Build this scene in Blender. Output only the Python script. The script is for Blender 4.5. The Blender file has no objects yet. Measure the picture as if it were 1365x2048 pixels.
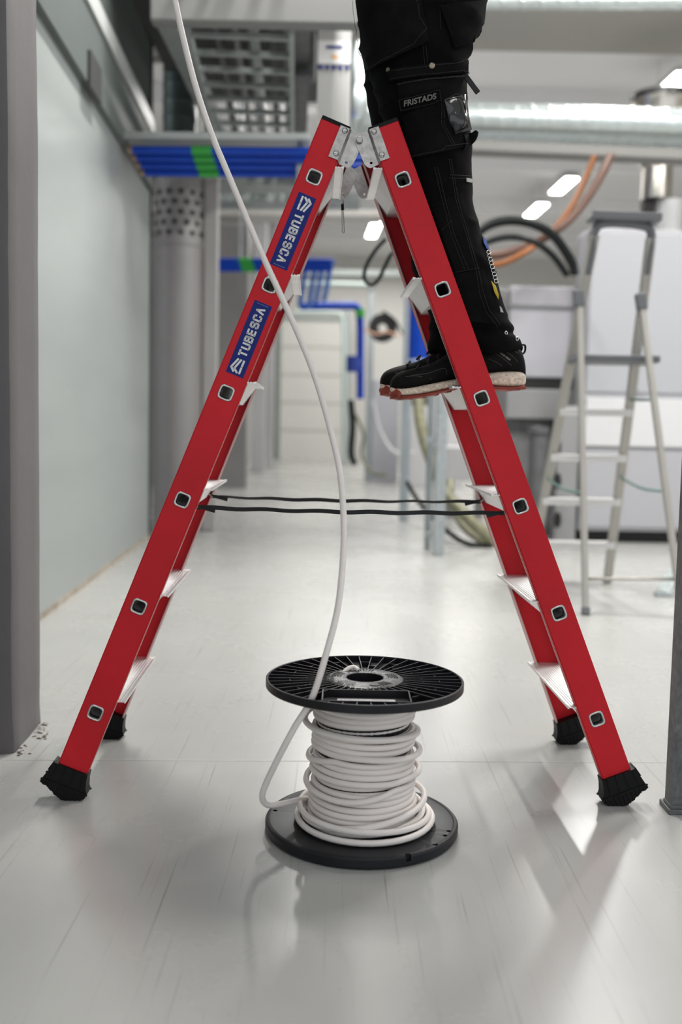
import bpy, bmesh, math, random
from mathutils import Vector, Matrix
from mathutils.bvhtree import BVHTree
random.seed(7)
SC = bpy.context.scene
COL = SC.collection
# ------------------------------------------------------------------ camera
CAM_H, PITCH, ROLL = 0.8243, 0.0862, 0.0209
FPX, CX, CY = 1991.1, 682.5, 1024.0
cp, sp = math.cos(-PITCH), math.sin(-PITCH)
right0, fwd, up0 = Vector((1, 0, 0)), Vector((0, cp, sp)), Vector((0, -sp, cp))
cr, sr = math.cos(ROLL), math.sin(ROLL)
CR = cr * right0 + sr * up0
CU = -sr * right0 + cr * up0
CO = Vector((0, 0, CAM_H))
cam_d = bpy.data.cameras.new('camera')
cam = bpy.data.objects.new('camera', cam_d); COL.objects.link(cam)
cam.matrix_world = Matrix(((CR.x, CU.x, -fwd.x, CO.x), (CR.y, CU.y, -fwd.y, CO.y), (CR.z, CU.z, -fwd.z, CO.z), (0, 0, 0, 1)))
cam_d.sensor_fit = 'VERTICAL'; cam_d.sensor_height = 36.0; cam_d.sensor_width = 24.0
cam_d.lens = FPX / 2048 * 36.0
cam_d.dof.use_dof = True; cam_d.dof.focus_distance = 2.17; cam_d.dof.aperture_fstop = 1.9
cam_d.clip_start = 0.05; cam_d.clip_end = 200
SC.camera = cam
# ------------------------------------------------------------------ world, light, exposure
w = bpy.data.worlds.new('world'); SC.world = w; w.use_nodes = True
bg = w.node_tree.nodes['Background']; bg.inputs[0].default_value = (0.93, 0.96, 1.0, 1); bg.inputs[1].default_value = 0.95
SC.view_settings.view_transform = 'Standard'; SC.view_settings.look = 'None'
SC.view_settings.exposure = 0.1; SC.view_settings.gamma = 1.0; SC.view_settings.use_curve_mapping = False
def area(name, loc, size, power, rot=(0, 0, 0), color=(1, 0.98, 0.94)):
    d = bpy.data.lights.new(name, 'AREA'); d.shape = 'RECTANGLE'; d.size, d.size_y = size; d.energy = power; d.color = color
    o = bpy.data.objects.new(name, d); o.location = loc; o.rotation_euler = rot; COL.objects.link(o); return o
# rows of unseen area lights: ceiling lamps ahead, added fill near the camera
LIGHT_POWER = 85
LAMP_Z = 4.62
UNSEEN_LIGHTS = [(-0.1, 4.6), (2.3, 4.9), (4.6, 4.9), (-0.1, 8.4), (2.3, 8.4), (0.1, 12.2), (3.2, 12.2), (-0.1, 1.0), (2.3, 1.0)]
for lx, ly in UNSEEN_LIGHTS:
    area('unseen_hall_light', (lx, ly, LAMP_Z - 0.03), (0.16, 1.5), LIGHT_POWER * (0.10 if ly < 2 else 1.6))
area('far_fill_light', (1.6, 17.0, 4.5), (5, 5), 150)  # large unseen area lights added to brighten the far hall
area('far_fill_light', (1.0, 22.0, 4.5), (5, 4), 140)

# ------------------------------------------------------------------ helpers
def ray(u, v):
    return (fwd + CR * ((u - CX) / FPX) - CU * ((v - CY) / FPX))
def P(u, v, Y):
    d = ray(u, v); t = (Y - CO.y) / d.y; return CO + d * t
def F(u, v, z=0.0):
    d = ray(u, v); t = (z - CO.z) / d.z; return CO + d * t
def V(*a): return Vector(a)

_m = {}
def mat(name, col, rough=0.5, metal=0.0, var=0.0, vscale=8.0, bump=0.0, bscale=60.0, emis=None, spec=0.5, stretch=None, alpha=None, coat=0.0):
    if name in _m: return _m[name]
    m = bpy.data.materials.new(name); m.use_nodes = True; nt = m.node_tree; N = nt.nodes; L = nt.links
    b = N['Principled BSDF']
    b.inputs['Base Color'].default_value = (*col, 1); b.inputs['Roughness'].default_value = rough; b.inputs['Metallic'].default_value = metal
    b.inputs['Specular IOR Level'].default_value = spec
    b.inputs['Coat Weight'].default_value = coat
    tc = N.new('ShaderNodeTexCoord'); mp = N.new('ShaderNodeMapping'); L.new(tc.outputs['Object'], mp.inputs[0])
    if stretch: mp.inputs['Scale'].default_value = stretch
    if var > 0:
        nz = N.new('ShaderNodeTexNoise'); nz.inputs['Scale'].default_value = vscale; nz.inputs['Detail'].default_value = 6; nz.inputs['Roughness'].default_value = 0.6
        L.new(mp.outputs[0], nz.inputs[0])
        cr_ = N.new('ShaderNodeValToRGB'); cr_.color_ramp.elements[0].position = 0.3; cr_.color_ramp.elements[1].position = 0.7
        cr_.color_ramp.elements[0].color = (*[max(0, c * (1 - var)) for c in col], 1)
        cr_.color_ramp.elements[1].color = (*[min(1, c * (1 + var)) for c in col], 1)
        L.new(nz.outputs[0], cr_.inputs[0]); L.new(cr_.outputs[0], b.inputs['Base Color'])
    if bump > 0:
        n2 = N.new('ShaderNodeTexNoise'); n2.inputs['Scale'].default_value = bscale; n2.inputs['Detail'].default_value = 4
        L.new(mp.outputs[0], n2.inputs[0]); bp = N.new('ShaderNodeBump'); bp.inputs['Strength'].default_value = bump; bp.inputs['Distance'].default_value = 0.002
        L.new(n2.outputs[0], bp.inputs['Height']); L.new(bp.outputs[0], b.inputs['Normal'])
    if emis: b.inputs['Emission Color'].default_value = (*emis[0], 1); b.inputs['Emission Strength'].default_value = emis[1]
    if alpha is not None: b.inputs['Transmission Weight'].default_value = alpha
    _m[name] = m; return m

def obj(name, bm, m, parent=None, smooth=False, auto=None):
    me = bpy.data.meshes.new(name)
    bmesh.ops.recalc_face_normals(bm, faces=bm.faces)
    bm.to_mesh(me); bm.free()
    o = bpy.data.objects.new(name, me); COL.objects.link(o)
    for x in (m if isinstance(m, (list, tuple)) else [m]): me.materials.append(x)
    if smooth:
        for p in me.polygons: p.use_smooth = True
        if auto: me.set_sharp_from_angle(angle=math.radians(auto))
    if parent: o.parent = parent
    return o
def empty(name, loc=(0, 0, 0), rz=0):
    o = bpy.data.objects.new(name, None); o.location = loc; o.rotation_euler = (0, 0, rz); o.empty_display_size = 0.05; COL.objects.link(o); return o
def tag(o, label=None, cat=None, group=None, kind=None):
    if label: o['label'] = label
    if cat: o['category'] = cat
    if group: o['group'] = group
    if kind: o['kind'] = kind
    return o
def struct(o): o['kind'] = 'structure'; return o

def box(bm, a, b, bev=0.0, M=None, mi=0):
    a, b = Vector(a), Vector(b)
    vs = [bm.verts.new((x, y, z)) for x in (a.x, b.x) for y in (a.y, b.y) for z in (a.z, b.z)]
    fs = [bm.faces.new([vs[i] for i in q]) for q in ((0, 1, 3, 2), (4, 6, 7, 5), (0, 4, 5, 1), (2, 3, 7, 6), (0, 2, 6, 4), (1, 5, 7, 3))]
    for f in fs: f.material_index = mi
    if M is not None:
        for v in vs: v.co = M @ v.co
    if bev > 0:
        es = list({e for f in fs for e in f.edges})
        bmesh.ops.bevel(bm, geom=es, offset=bev, segments=2, affect='EDGES', profile=0.5)
def boxm(a, b, bev=0.0):
    bm = bmesh.new(); box(bm, a, b, bev); return bm
def beam(bm, a, b, wx, wz, upv=V(0, 0, 1), bev=0.0):
    a, b = Vector(a), Vector(b); d = (b - a); Ln = d.length; d.normalize()
    x = d.cross(upv)
    if x.length < 1e-4: x = d.cross(V(0, 1, 0))
    x.normalize(); z = x.cross(d).normalized()
    M = Matrix(((x.x, d.x, z.x, a.x), (x.y, d.y, z.y, a.y), (x.z, d.z, z.z, a.z), (0, 0, 0, 1)))
    box(bm, (-wx / 2, 0, -wz / 2), (wx / 2, Ln, wz / 2), bev, M)
def prism(bm, poly, axis_fn, t0, t1, mi=0):
    """poly: list of 2D; axis_fn(p, t)->Vector"""
    A = [bm.verts.new(axis_fn(p, t0)) for p in poly]; B = [bm.verts.new(axis_fn(p, t1)) for p in poly]
    n = len(poly); fs = [bm.faces.new(A), bm.faces.new(B[::-1])]
    for i in range(n): fs.append(bm.faces.new((A[i], B[i], B[(i + 1) % n], A[(i + 1) % n])))
    for f in fs: f.material_index = mi
    return fs
def catmull(pts, k=8):
    pts = [Vector(p) for p in pts]; out = []
    q = [2 * pts[0] - pts[1]] + pts + [2 * pts[-1] - pts[-2]]
    for i in range(1, len(q) - 2):
        p0, p1, p2, p3 = q[i - 1:i + 3]
        for j in range(k):
            t = j / k
            out.append(0.5 * ((2 * p1) + (p2 - p0) * t + (2 * p0 - 5 * p1 + 4 * p2 - p3) * t * t + (3 * p1 - p0 - 3 * p2 + p3) * t ** 3))
    out.append(pts[-1]); return out
def tube(bm, pts, r, n=10, r2=None, cap=True, closed=False):
    pts = [Vector(p) for p in pts]; rings = []; N = len(pts); ref = None
    for i, p in enumerate(pts):
        if closed: d = pts[(i + 1) % N] - pts[i - 1]
        else: d = pts[min(i + 1, N - 1)] - pts[max(i - 1, 0)]
        d.normalize()
        if ref is None:
            ref = V(0, 0, 1) if abs(d.z) < 0.9 else V(1, 0, 0)
        x = ref - d * ref.dot(d)
        if x.length < 1e-5: x = d.orthogonal()
        x.normalize(); ref = x; y = d.cross(x)
        rr = r if r2 is None else (r(i / (N - 1)) if callable(r) else r)
        if callable(r): rr = r(i / (N - 1))
        rb = rr if r2 is None else r2
        rings.append([bm.verts.new(p + x * rr * math.cos(2 * math.pi * j / n) + y * rb * math.sin(2 * math.pi * j / n)) for j in range(n)])
    for i in range(N - 1 if not closed else N):
        A, B = rings[i], rings[(i + 1) % N]
        for j in range(n): bm.faces.new((A[j], A[(j + 1) % n], B[(j + 1) % n], B[j]))
    if cap and not closed: bm.faces.new(rings[0][::-1]); bm.faces.new(rings[-1])
def lathe(bm, prof, n=48, c=(0, 0, 0), closed=False, M=None):
    """prof: list of (r,z)"""
    c = Vector(c); rings = []
    for r, z in prof:
        if r < 1e-6: rings.append([bm.verts.new(c + V(0, 0, z))])
        else: rings.append([bm.verts.new(c + V(r * math.cos(2 * math.pi * j / n), r * math.sin(2 * math.pi * j / n), z)) for j in range(n)])
    m = len(rings)
    for i in range(m if closed else m - 1):
        A, B = rings[i], rings[(i + 1) % m]
        for j in range(n):
            a, b_, c_, d = A[j % len(A)], A[(j + 1) % n % len(A)], B[(j + 1) % n % len(B)], B[j % len(B)]
            s = []
            for v in (a, b_, c_, d):
                if v not in s: s.append(v)
            if len(s) > 2: bm.faces.new(s)
    if M is not None:
        for rg in rings:
            for v in rg: v.co = M @ v.co
def cyl(bm, a, b, r, n=20): tube(bm, [a, b], r, n)
def recenter(o, loc):
    """put a top-level mesh's origin at its base"""
    loc = Vector(loc); o.data.transform(Matrix.Translation(-loc)); o.location = loc; return o
def textmesh(s, size, depth=0.0004, bold=0.0, name='lettering', space=1.0):
    c = bpy.data.curves.new('t', 'FONT'); c.body = s; c.size = size; c.extrude = depth; c.offset = bold; c.align_x = 'CENTER'; c.align_y = 'CENTER'; c.space_character = space
    o = bpy.data.objects.new('t', c); COL.objects.link(o); dg = bpy.context.evaluated_depsgraph_get(); dg.update()
    me = bpy.data.meshes.new_from_object(o.evaluated_get(dg)); bpy.data.objects.remove(o); me.name = name
    return me
def realize(o):
    """bake an object's modifiers into its mesh"""
    dg = bpy.context.evaluated_depsgraph_get(); dg.update()
    me = bpy.data.meshes.new_from_object(o.evaluated_get(dg)); o.modifiers.clear(); o.data = me; return o

# ------------------------------------------------------------------ materials
RED = mat('red_fibreglass', (0.56, 0.013, 0.022), 0.45, 0, 0.14, 3.2, 0.12, 500, spec=0.22)
PALE = mat('pale_sheen_edge', (0.62, 0.5, 0.47), 0.4)
ALU = mat('extruded_aluminium', (0.80, 0.79, 0.79), 0.5, 0.8, 0.05, 20)
STEEL = mat('zinc_plated_steel', (0.42, 0.405, 0.385), 0.36, 0.95, 0.25, 60, 0.1, 300)
CHROME = mat('chrome_rim', (0.55, 0.55, 0.54), 0.22, 1.0)
RUBBER = mat('black_rubber', (0.004, 0.004, 0.0045), 0.5, 0, 0.2, 30, spec=.2)
BLKPL = mat('black_plastic', (0.007, 0.007, 0.009), 0.42, 0, 0.3, 14, 0.1, 90, spec=.35)
BLKPL2 = mat('black_flange_plastic', (0.008, 0.009, 0.012), 0.42, 0, 0.3, 10, 0.12, 60, spec=.35)
HUBPL = mat('glossy_black_hub_plastic', (0.03, 0.03, 0.03), 0.25, 0, 0.4, 90, 0.9, 120)
CABLE = mat('white_cable_sheath', (0.84, 0.79, 0.755), 0.42, 0, 0.03, 10)
CLOTH = mat('black_work_cloth', (0.0036, 0.0036, 0.0041), 0.9, 0, 0.4, 14, 0.25, 900, spec=0.08)
CLOTH2 = mat('worn_black_canvas', (0.0062, 0.0060, 0.0066), 0.9, 0, 0.5, 12, 0.25, 900, spec=0.08)
STITCH = mat('grey_stitching', (0.03, 0.026, 0.023), 0.8)
WHITEP = mat('white_print', (0.72, 0.72, 0.70), 0.5)
BLUEL = mat('blue_sticker', (0.006, 0.018, 0.17), 0.4, spec=.2)

# ================================================================== SETTING
floor_m = bpy.data.materials.new('polished_epoxy_floor'); floor_m.use_nodes = True
nt = floor_m.node_tree; N = nt.nodes; L = nt.links; b = N['Principled BSDF']; b.inputs['Specular IOR Level'].default_value = 0.6
tc = N.new('ShaderNodeTexCoord')
def nzn(scale, det, st, rot=0, ro=0.6):
    mp = N.new('ShaderNodeMapping'); mp.inputs['Scale'].default_value = st; mp.inputs['Rotation'].default_value = (0, 0, rot); L.new(tc.outputs['Object'], mp.inputs[0])
    n = N.new('ShaderNodeTexNoise'); n.inputs['Scale'].default_value = scale; n.inputs['Detail'].default_value = det; n.inputs['Roughness'].default_value = ro
    L.new(mp.outputs[0], n.inputs[0]); return n
def ramp(src, p0, c0, p1, c1):
    r = N.new('ShaderNodeValToRGB'); r.color_ramp.elements[0].position = p0; r.color_ramp.elements[0].color = (*c0, 1); r.color_ramp.elements[1].position = p1; r.color_ramp.elements[1].color = (*c1, 1)
    L.new(src, r.inputs[0]); return r
def mulc(a, b_, f=1.0):
    m = N.new('ShaderNodeMix'); m.data_type = 'RGBA'; m.blend_type = 'MULTIPLY'; m.inputs[0].default_value = f; L.new(a, m.inputs[6]); L.new(b_, m.inputs[7]); return m.outputs[2]
base = ramp(nzn(1.1, 5, (1, 1, 1)).outputs[0], 0.3, (0.385, 0.385, 0.37), 0.7, (0.43, 0.43, 0.415))
s1 = ramp(nzn(3.0, 7, (46, 0.5, 1), 0.30, 0.62).outputs[0], 0.62, (1, 1, 1), 0.72, (0.62, 0.60, 0.57))
s2 = ramp(nzn(2.6, 8, (38, 0.4, 1), -0.24, 0.62).outputs[0], 0.62, (1, 1, 1), 0.73, (0.64, 0.62, 0.59))
sp_ = ramp(nzn(75, 2, (1, 1, 1)).outputs[0], 0.76, (1, 1, 1), 0.80, (0.45, 0.43, 0.40))
c = mulc(mulc(mulc(base.outputs[0], s1.outputs[0]), s2.outputs[0]), sp_.outputs[0])
L.new(c, b.inputs['Base Color'])
rr = ramp(nzn(1.3, 5, (1, 1, 1)).outputs[0], 0.3, (0.23,) * 3, 0.7, (0.31,) * 3); L.new(rr.outputs[0], b.inputs['Roughness'])
bpn = N.new('ShaderNodeBump'); bpn.inputs['Strength'].default_value = 0.015; bpn.inputs['Distance'].default_value = 0.01
L.new(nzn(2.2, 3, (1, 1, 1)).outputs[0], bpn.inputs['Height']); L.new(bpn.outputs[0], b.inputs['Normal'])
bm = bmesh.new(); box(bm, (-7, -4, -0.12), (14, 27, 0)); fl = struct(obj('floor', bm, floor_m))
# thin expansion joint across the floor
j1, j2 = F(-200, 1519), F(1600, 1526)
bm = bmesh.new(); beam(bm, j1 + V(0, 0, .0003), j2 + V(0, 0, .0003), 0.003, 0.0008); jo = struct(obj('trim_1', bm, mat('joint_filler', (0.47, 0.47, 0.45), 0.5)))

WL0, WL1 = F(75, 1245), F(297, 1075)
hd = (WL1 - WL0).normalized(); HALL = math.atan2(-hd.x, hd.y)   # heading of the hall
def wl(Y): t = (Y - WL0.y) / (WL1.y - WL0.y); return WL0 + (WL1 - WL0) * t
def wallY(u):  # depth at which column of pixels u meets the left wall (horizontal approx)
    lo, hi = 2.0, 12.0
    for _ in range(40):
        m_ = (lo + hi) / 2
        if P(u, 870, m_).x < wl(m_).x: hi = m_
        else: lo = m_
    return lo
def wallslab(name, Y0, Y1, z0, z1, off0, off1, m):
    nrm = V(hd.y, -hd.x, 0)  # towards the room
    a, b_ = wl(Y0), wl(Y1); bm = bmesh.new()
    q = [a - nrm * off0, b_ - nrm * off0, b_ + nrm * off1, a + nrm * off1]
    prism(bm, [(p.x, p.y) for p in q], lambda p, t: V(p[0], p[1], t), z0, z1)
    return obj(name, bm, m)
WALLW = mat('painted_panel_white', (0.31, 0.335, 0.33), 0.45, 0, 0.06, 1.5, stretch=(1, .3, 2))
WALLG = mat('painted_wall_grey', (0.11, 0.127, 0.122), 0.6, 0, 0.05, 2)
struct(wallslab('wall_left', 0.2, WL1.y, 0, 2.41, 0.25, 0.0, WALLW))
struct(wallslab('trim_2', 0.2, WL1.y, 2.41, 2.76, 0.25, 0.035, WALLG))
struct(wallslab('trim_3', 0.2, WL1.y, 2.76, 2.86, 0.25, 0.05, mat('pale_wall_strip', (0.5, 0.52, 0.51), 0.45)))  # paler strip along the top of the grey band
struct(wallslab('wall_left_upper', 0.2, WL1.y, 2.86, 5.0, 0.25, 0.0, WALLG))
struct(wallslab('baseboard_left', 0.2, WL1.y, 0, 0.03, 0.0, 0.004, mat('dirty_base_seam', (0.34, 0.30, 0.25), 0.8, 0, .4, 12)))
# dark strip coloured as the shaded gap where the white wall stops
struct(wallslab('trim_4', WL1.y, WL1.y + 0.06, 0, 5.0, 0.25, 0.012, mat('dark_corner_gap', (0.05, 0.055, 0.055), 0.6)))
FARW = mat('white_sandwich_panel', (0.70, 0.69, 0.66), 0.5)
GREYW = mat('grey_partition', (0.26, 0.25, 0.245), 0.6, 0, 0.08, 2)
bm = bmesh.new(); box(bm, (-7, 25, 0), (14, 25.3, 5))
struct(obj('wall_far', bm, FARW))
bm = bmesh.new(); box(bm, (-7.3, 7.5, 0), (-7, 25, 5)); struct(obj('wall_side_left', bm, FARW))
bm = bmesh.new(); box(bm, (9, 3, 0), (9.3, 25, 5)); struct(obj('wall_right', bm, FARW))
CEIL = mat('ceiling_panel', (0.86, 0.86, 0.87), 0.6)
bm = bmesh.new(); box(bm, (-7, -4, 5.0), (14, 25.3, 5.15)); struct(obj('ceiling', bm, CEIL))
BEIGE = mat('beige_beam', (0.40, 0.385, 0.35), 0.6)
k = 5
for (y0, y1, z, mm) in ((8.2, 9.3, 4.22, BEIGE), (12.6, 12.9, 4.72, CEIL), (15.4, 15.7, 4.72, CEIL), (18.4, 18.7, 4.72, CEIL), (21.4, 21.7, 4.72, CEIL)):
    bm = bmesh.new(); box(bm, (-7, y0, z), (9, y1, 5.0)); struct(obj('trim_%d' % k, bm, mm)); k += 1
# grey partition deep in the aisle (left)
a = F(428, 976); b_ = F(506, 968)
bm = bmesh.new(); box(bm, (-7, a.y, 0), (b_.x, a.y + 0.2, 3.4)); struct(obj('wall_partition', bm, GREYW))
bm = bmesh.new(); box(bm, (-7, 7.85, 3.6), (-0.9, 8.0, 5)); struct(obj('trim_11', bm, GREYW))

# ================================================================== RED STEP LADDER
LY, LX, PSI, WT, WB, HT, AL, XO, S0, PIT = 2.3498, 0.0184, 0.0293, 0.1479, 0.2258, 1.439, 0.3719, 0.0636, 0.0888, 0.25
lad = empty('step_ladder', (LX, LY, 0), PSI)
tag(lad, 'red double-sided fibreglass step ladder with aluminium treads, standing open over the cable drum', 'ladder')
sa, ca = math.sin(AL), math.cos(AL)
def hw(z): return WB + (WT - WB) * z / HT
def LP(side, vs, s, n, inw):
    """side -1 left/+1 right leg, vs -1 near/+1 far, s along leg down, n outward in leg plane, inw depth inward from outer face"""
    z = HT - s * ca + n * sa
    zc = HT - s * ca
    return V(side * (XO + s * sa + n * ca), vs * (hw(zc) - inw), z)
HWD = 0.0335; DEP = 0.026; TH = 0.0035
STOP, SBOT = -0.036, 1.478
for side in (-1, 1):
    for vs in (-1, 1):
        bm = bmesh.new()
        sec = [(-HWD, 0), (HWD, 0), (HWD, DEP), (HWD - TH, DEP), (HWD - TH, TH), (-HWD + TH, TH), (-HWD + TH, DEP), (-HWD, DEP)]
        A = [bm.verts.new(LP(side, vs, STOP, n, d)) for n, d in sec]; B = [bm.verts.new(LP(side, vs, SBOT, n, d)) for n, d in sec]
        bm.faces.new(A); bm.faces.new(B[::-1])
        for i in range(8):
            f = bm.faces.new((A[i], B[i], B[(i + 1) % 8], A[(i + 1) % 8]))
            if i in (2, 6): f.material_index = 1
        # pale lip on the flange edges, grazing sheen set as colour
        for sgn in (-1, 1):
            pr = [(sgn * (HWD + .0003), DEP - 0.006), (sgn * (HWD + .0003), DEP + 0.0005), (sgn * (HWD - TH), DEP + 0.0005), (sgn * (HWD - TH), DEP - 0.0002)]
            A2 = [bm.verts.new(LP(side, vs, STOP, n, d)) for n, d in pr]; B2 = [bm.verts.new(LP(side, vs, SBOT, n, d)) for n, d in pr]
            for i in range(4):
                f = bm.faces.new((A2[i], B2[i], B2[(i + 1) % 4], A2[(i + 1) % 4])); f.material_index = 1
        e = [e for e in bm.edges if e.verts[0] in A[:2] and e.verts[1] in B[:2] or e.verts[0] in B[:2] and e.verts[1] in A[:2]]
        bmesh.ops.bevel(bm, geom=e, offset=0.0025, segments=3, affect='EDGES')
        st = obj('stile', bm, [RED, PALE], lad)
        # holes for the rungs (cut square holes through the web)
        cb = bmesh.new()
        for kk in range(6):
            s = S0 + PIT * kk; c0 = LP(side, vs, s, 0, 0)
            nv = (LP(side, vs, s, 1, 0) - c0); dv = (LP(side, vs, s + 1, 0, 0) - c0)
            pts = []
            for i in range(24):
                t = 2 * math.pi * i / 24; q = 4.5
                x = 0.0125 * math.copysign(abs(math.cos(t)) ** (2 / q), math.cos(t)); y = 0.0125 * math.copysign(abs(math.sin(t)) ** (2 / q), math.sin(t)); pts.append((x, y))
            prism(cb, pts, lambda p, t: c0 + nv * p[0] + dv * p[1] + V(0, -vs * t, 0), -0.01, 0.012)
        bmesh.ops.recalc_face_normals(cb, faces=cb.faces)
        cme = bpy.data.meshes.new('cut'); cb.to_mesh(cme); cb.free(); co = bpy.data.objects.new('cut', cme); COL.objects.link(co); co.parent = lad
        md = st.modifiers.new('b', 'BOOLEAN'); md.object = co; md.operation = 'DIFFERENCE'; md.solver = 'EXACT'
        realize(st); bpy.data.objects.remove(co)
        # rim of every rung end
        for kk in range(6):
            s = S0 + PIT * kk; c0 = LP(side, vs, s, 0, 0)
            nv = (LP(side, vs, s, 1, 0) - c0); dv = (LP(side, vs, s + 1, 0, 0) - c0)
            bm = bmesh.new(); prof = [(0.0122, 0.02), (0.0122, -0.0012), (0.0142, -0.0024), (0.0162, -0.0018), (0.0168, 0.0003)]; rings = []
            for r, d in prof:
                rg = []
                for i in range(32):
                    t = 2 * math.pi * i / 32; q = 4.2
                    x = r * math.copysign(abs(math.cos(t)) ** (2 / q), math.cos(t)); y = r * math.copysign(abs(math.sin(t)) ** (2 / q), math.sin(t))
                    rg.append(bm.verts.new(c0 + nv * x + dv * y + V(0, -vs * d, 0)))
                rings.append(rg)
            for A_, B_ in zip(rings, rings[1:]):
                for i in range(32): bm.faces.new((A_[i], A_[(i + 1) % 32], B_[(i + 1) % 32], B_[i]))
            obj('rung_rim', bm, CHROME, st, True)
        # black end cap
        bm = bmesh.new()
        prism(bm, [(-HWD + .001, -0.001), (HWD - .001, -0.001), (HWD - .001, DEP + .001), (-HWD + .001, DEP + .001)], lambda p, t: LP(side, vs, t, p[0] * 1.0, p[1]), STOP - 0.004, STOP + 0.004)
        obj('end_cap', bm, RUBBER, st)
        # rubber foot
        bm = bmesh.new()
        out = [(-0.036, -0.002), (-0.0385, 0.014), (-0.044, 0.030), (-0.050, 0.038), (-0.0485, 0.0485), (-0.040, 0.0585)]
        m_ = 12
        for i in range(m_ + 1):
            t = i / m_; n = -0.040 + t * 0.094; d = 0.0585 + 0.0115 * math.sin(min(1, t * 1.25) * math.pi) * (1 - .2 * t) - 0.010 * t * t
            dd = 0.0022 if i % 2 else 0
            out.append((n, d + dd - .0005))
        out += [(0.0555, 0.047), (0.052, 0.038), (0.047, 0.018), (0.041, -0.002)]
        def FP(p, t):
            q = LP(side, vs, SBOT + p[1] - 0.006, p[0], t); q.z = max(q.z, 0.0012); return q
        prism(bm, out, FP, -0.006, 0.033)
        # collar rim and ribs on the outer and inner faces
        for (t0, t1) in ((-0.0085, -0.006), (0.033, 0.0355)):
            prism(bm, [(-0.052, 0.0375), (0.055, 0.0375), (0.056, 0.0415), (-0.0515, 0.0415)], FP, t0, t1)
            for i in range(10):
                n = -0.043 + i * 0.0098
                tt = (n + .040) / .094; db = 0.0585 + 0.0115 * math.sin(min(1, max(0, tt) * 1.25) * math.pi) * (1 - .2 * tt) - 0.010 * tt * tt
                prism(bm, [(n - .001, 0.041), (n + .0022, 0.041), (n + .0020, db), (n - .0008, db)], FP, t0, t1)
            for n in (-0.026, -0.006, 0.014, 0.033):
                prism(bm, [(n - .001, 0.0), (n + .001, 0.0), (n * 1.15 + .001, 0.038), (n * 1.15 - .001, 0.038)], FP, t0, t1)
        for (n0, n1) in ((0.041, 0.0435),):
            prism(bm, [(n0, -0.004), (n1, -0.004), (n1 + 0.006, 0.018), (n0 + .006, 0.018)], FP, -0.004, 0.031)
        obj('rubber_foot', bm, RUBBER, st)
    # treads
    for kk in range(6):
        s = S0 + PIT * kk; uc = side * (XO + s * sa); zc = HT - s * ca
        sec = [(0.064, 0.026), (0.064, 0.0235), (0.0635, 0.020), (0.061, 0.0205), (0.0605, 0.0225), (0.045, 0.0225), (0.014, -0.020), (-0.016, -0.020), (-0.0215, 0.022)]
        nr = 13; i1, i0 = 0.062, -0.0205
        for i in range(nr, 0, -1):
            x = i1 + (i0 - i1) * i / nr
            sec.append((x - .0008, 0.0235)); sec.append((x + .0016, 0.0235)); sec.append((x + .0020, 0.0248)); sec.append((x + 0.0048, 0.0248))
        h = hw(zc) - 0.005
        bm = bmesh.new(); prism(bm, sec, lambda p, t: V(uc - side * p[0], t, zc + p[1]), -h, h)
        tr = obj('tread', bm, ALU, lad)
        # the rung part of the profile is hollow and open at both ends
        cb = bmesh.new(); dv = V(side * sa, 0, -ca); nv = V(side * ca, 0, sa)
        sq = [(-.0125, -.0115), (-.0115, -.0125), (.0115, -.0125), (.0125, -.0115), (.0125, .0115), (.0115, .0125), (-.0115, .0125), (-.0125, .0115)]
        prism(cb, sq, lambda p, t: V(uc, t, zc) + nv * p[0] + dv * p[1], -h - .01, h + .01)
        bmesh.ops.recalc_face_normals(cb, faces=cb.faces)
        cme = bpy.data.meshes.new('cut'); cb.to_mesh(cme); cb.free(); co = bpy.data.objects.new('cut', cme); COL.objects.link(co); co.parent = lad
        md = tr.modifiers.new('b', 'BOOLEAN'); md.object = co; md.operation = 'DIFFERENCE'; md.solver = 'EXACT'; realize(tr); bpy.data.objects.remove(co)
    # hinge plates near and far
    for vs in (-1, 1):
        hv = hw(HT)
        def H(u, z, d): return V(side * u, vs * (hv + d + (0 if True else 0)) , HT - 0.004 + z)
        bm = bmesh.new()
        prism(bm, [(0.0405, 0.0325), (0.066, -0.0345), (0.0465, -0.0415), (0.0215, 0.0255)], lambda p, t: H(p[0], p[1], t + 0.0 - p[1] * 0.054), 0.0005, 0.0030)
        # bent bridge
        prism(bm, [(0.0215, 0.0255), (0.0465, -0.0415), (0.0425, -0.0475), (0.0165, 0.0235)], lambda p, t: H(p[0], p[1], (t - (0.006 if p[0] < 0.02 or p[1] < -0.045 else 0)) - p[1] * 0.054), 0.0, 0.0030)
        obj('hinge_plate', bm, STEEL, lad)
        off = 0.0028 if side > 0 else 0.0
        lobe = [(0.0168, 0.0235), (0.002, 0.0165)]
        for i in range(9):
            t = math.radians(100 + i * 14); lobe.append((0.0095 * math.cos(t), 0.0105 * math.sin(t) + 0.002))
        lobe += [(0.0075, -0.038), (0.0125, -0.0475), (0.0180, -0.053), (0.0255, -0.0555), (0.0425, -0.0475)]
        bm = bmesh.new(); prism(bm, lobe, lambda p, t: H(p[0], p[1], t + off - 0.006), 0.0, 0.0026)
        lo = obj('hinge_lobe', bm, STEEL, lad)
        cb = bmesh.new(); prism(cb, [(0.0268 + 0.003 * math.cos(a_ * math.pi / 8), -0.0445 + 0.003 * math.sin(a_ * math.pi / 8)) for a_ in range(16)], lambda p, t: H(p[0], p[1], t), -0.012, 0.01)
        bmesh.ops.recalc_face_normals(cb, faces=cb.faces)
        cme = bpy.data.meshes.new('cut'); cb.to_mesh(cme); cb.free(); co = bpy.data.objects.new('cut', cme); COL.objects.link(co); co.parent = lad
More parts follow.
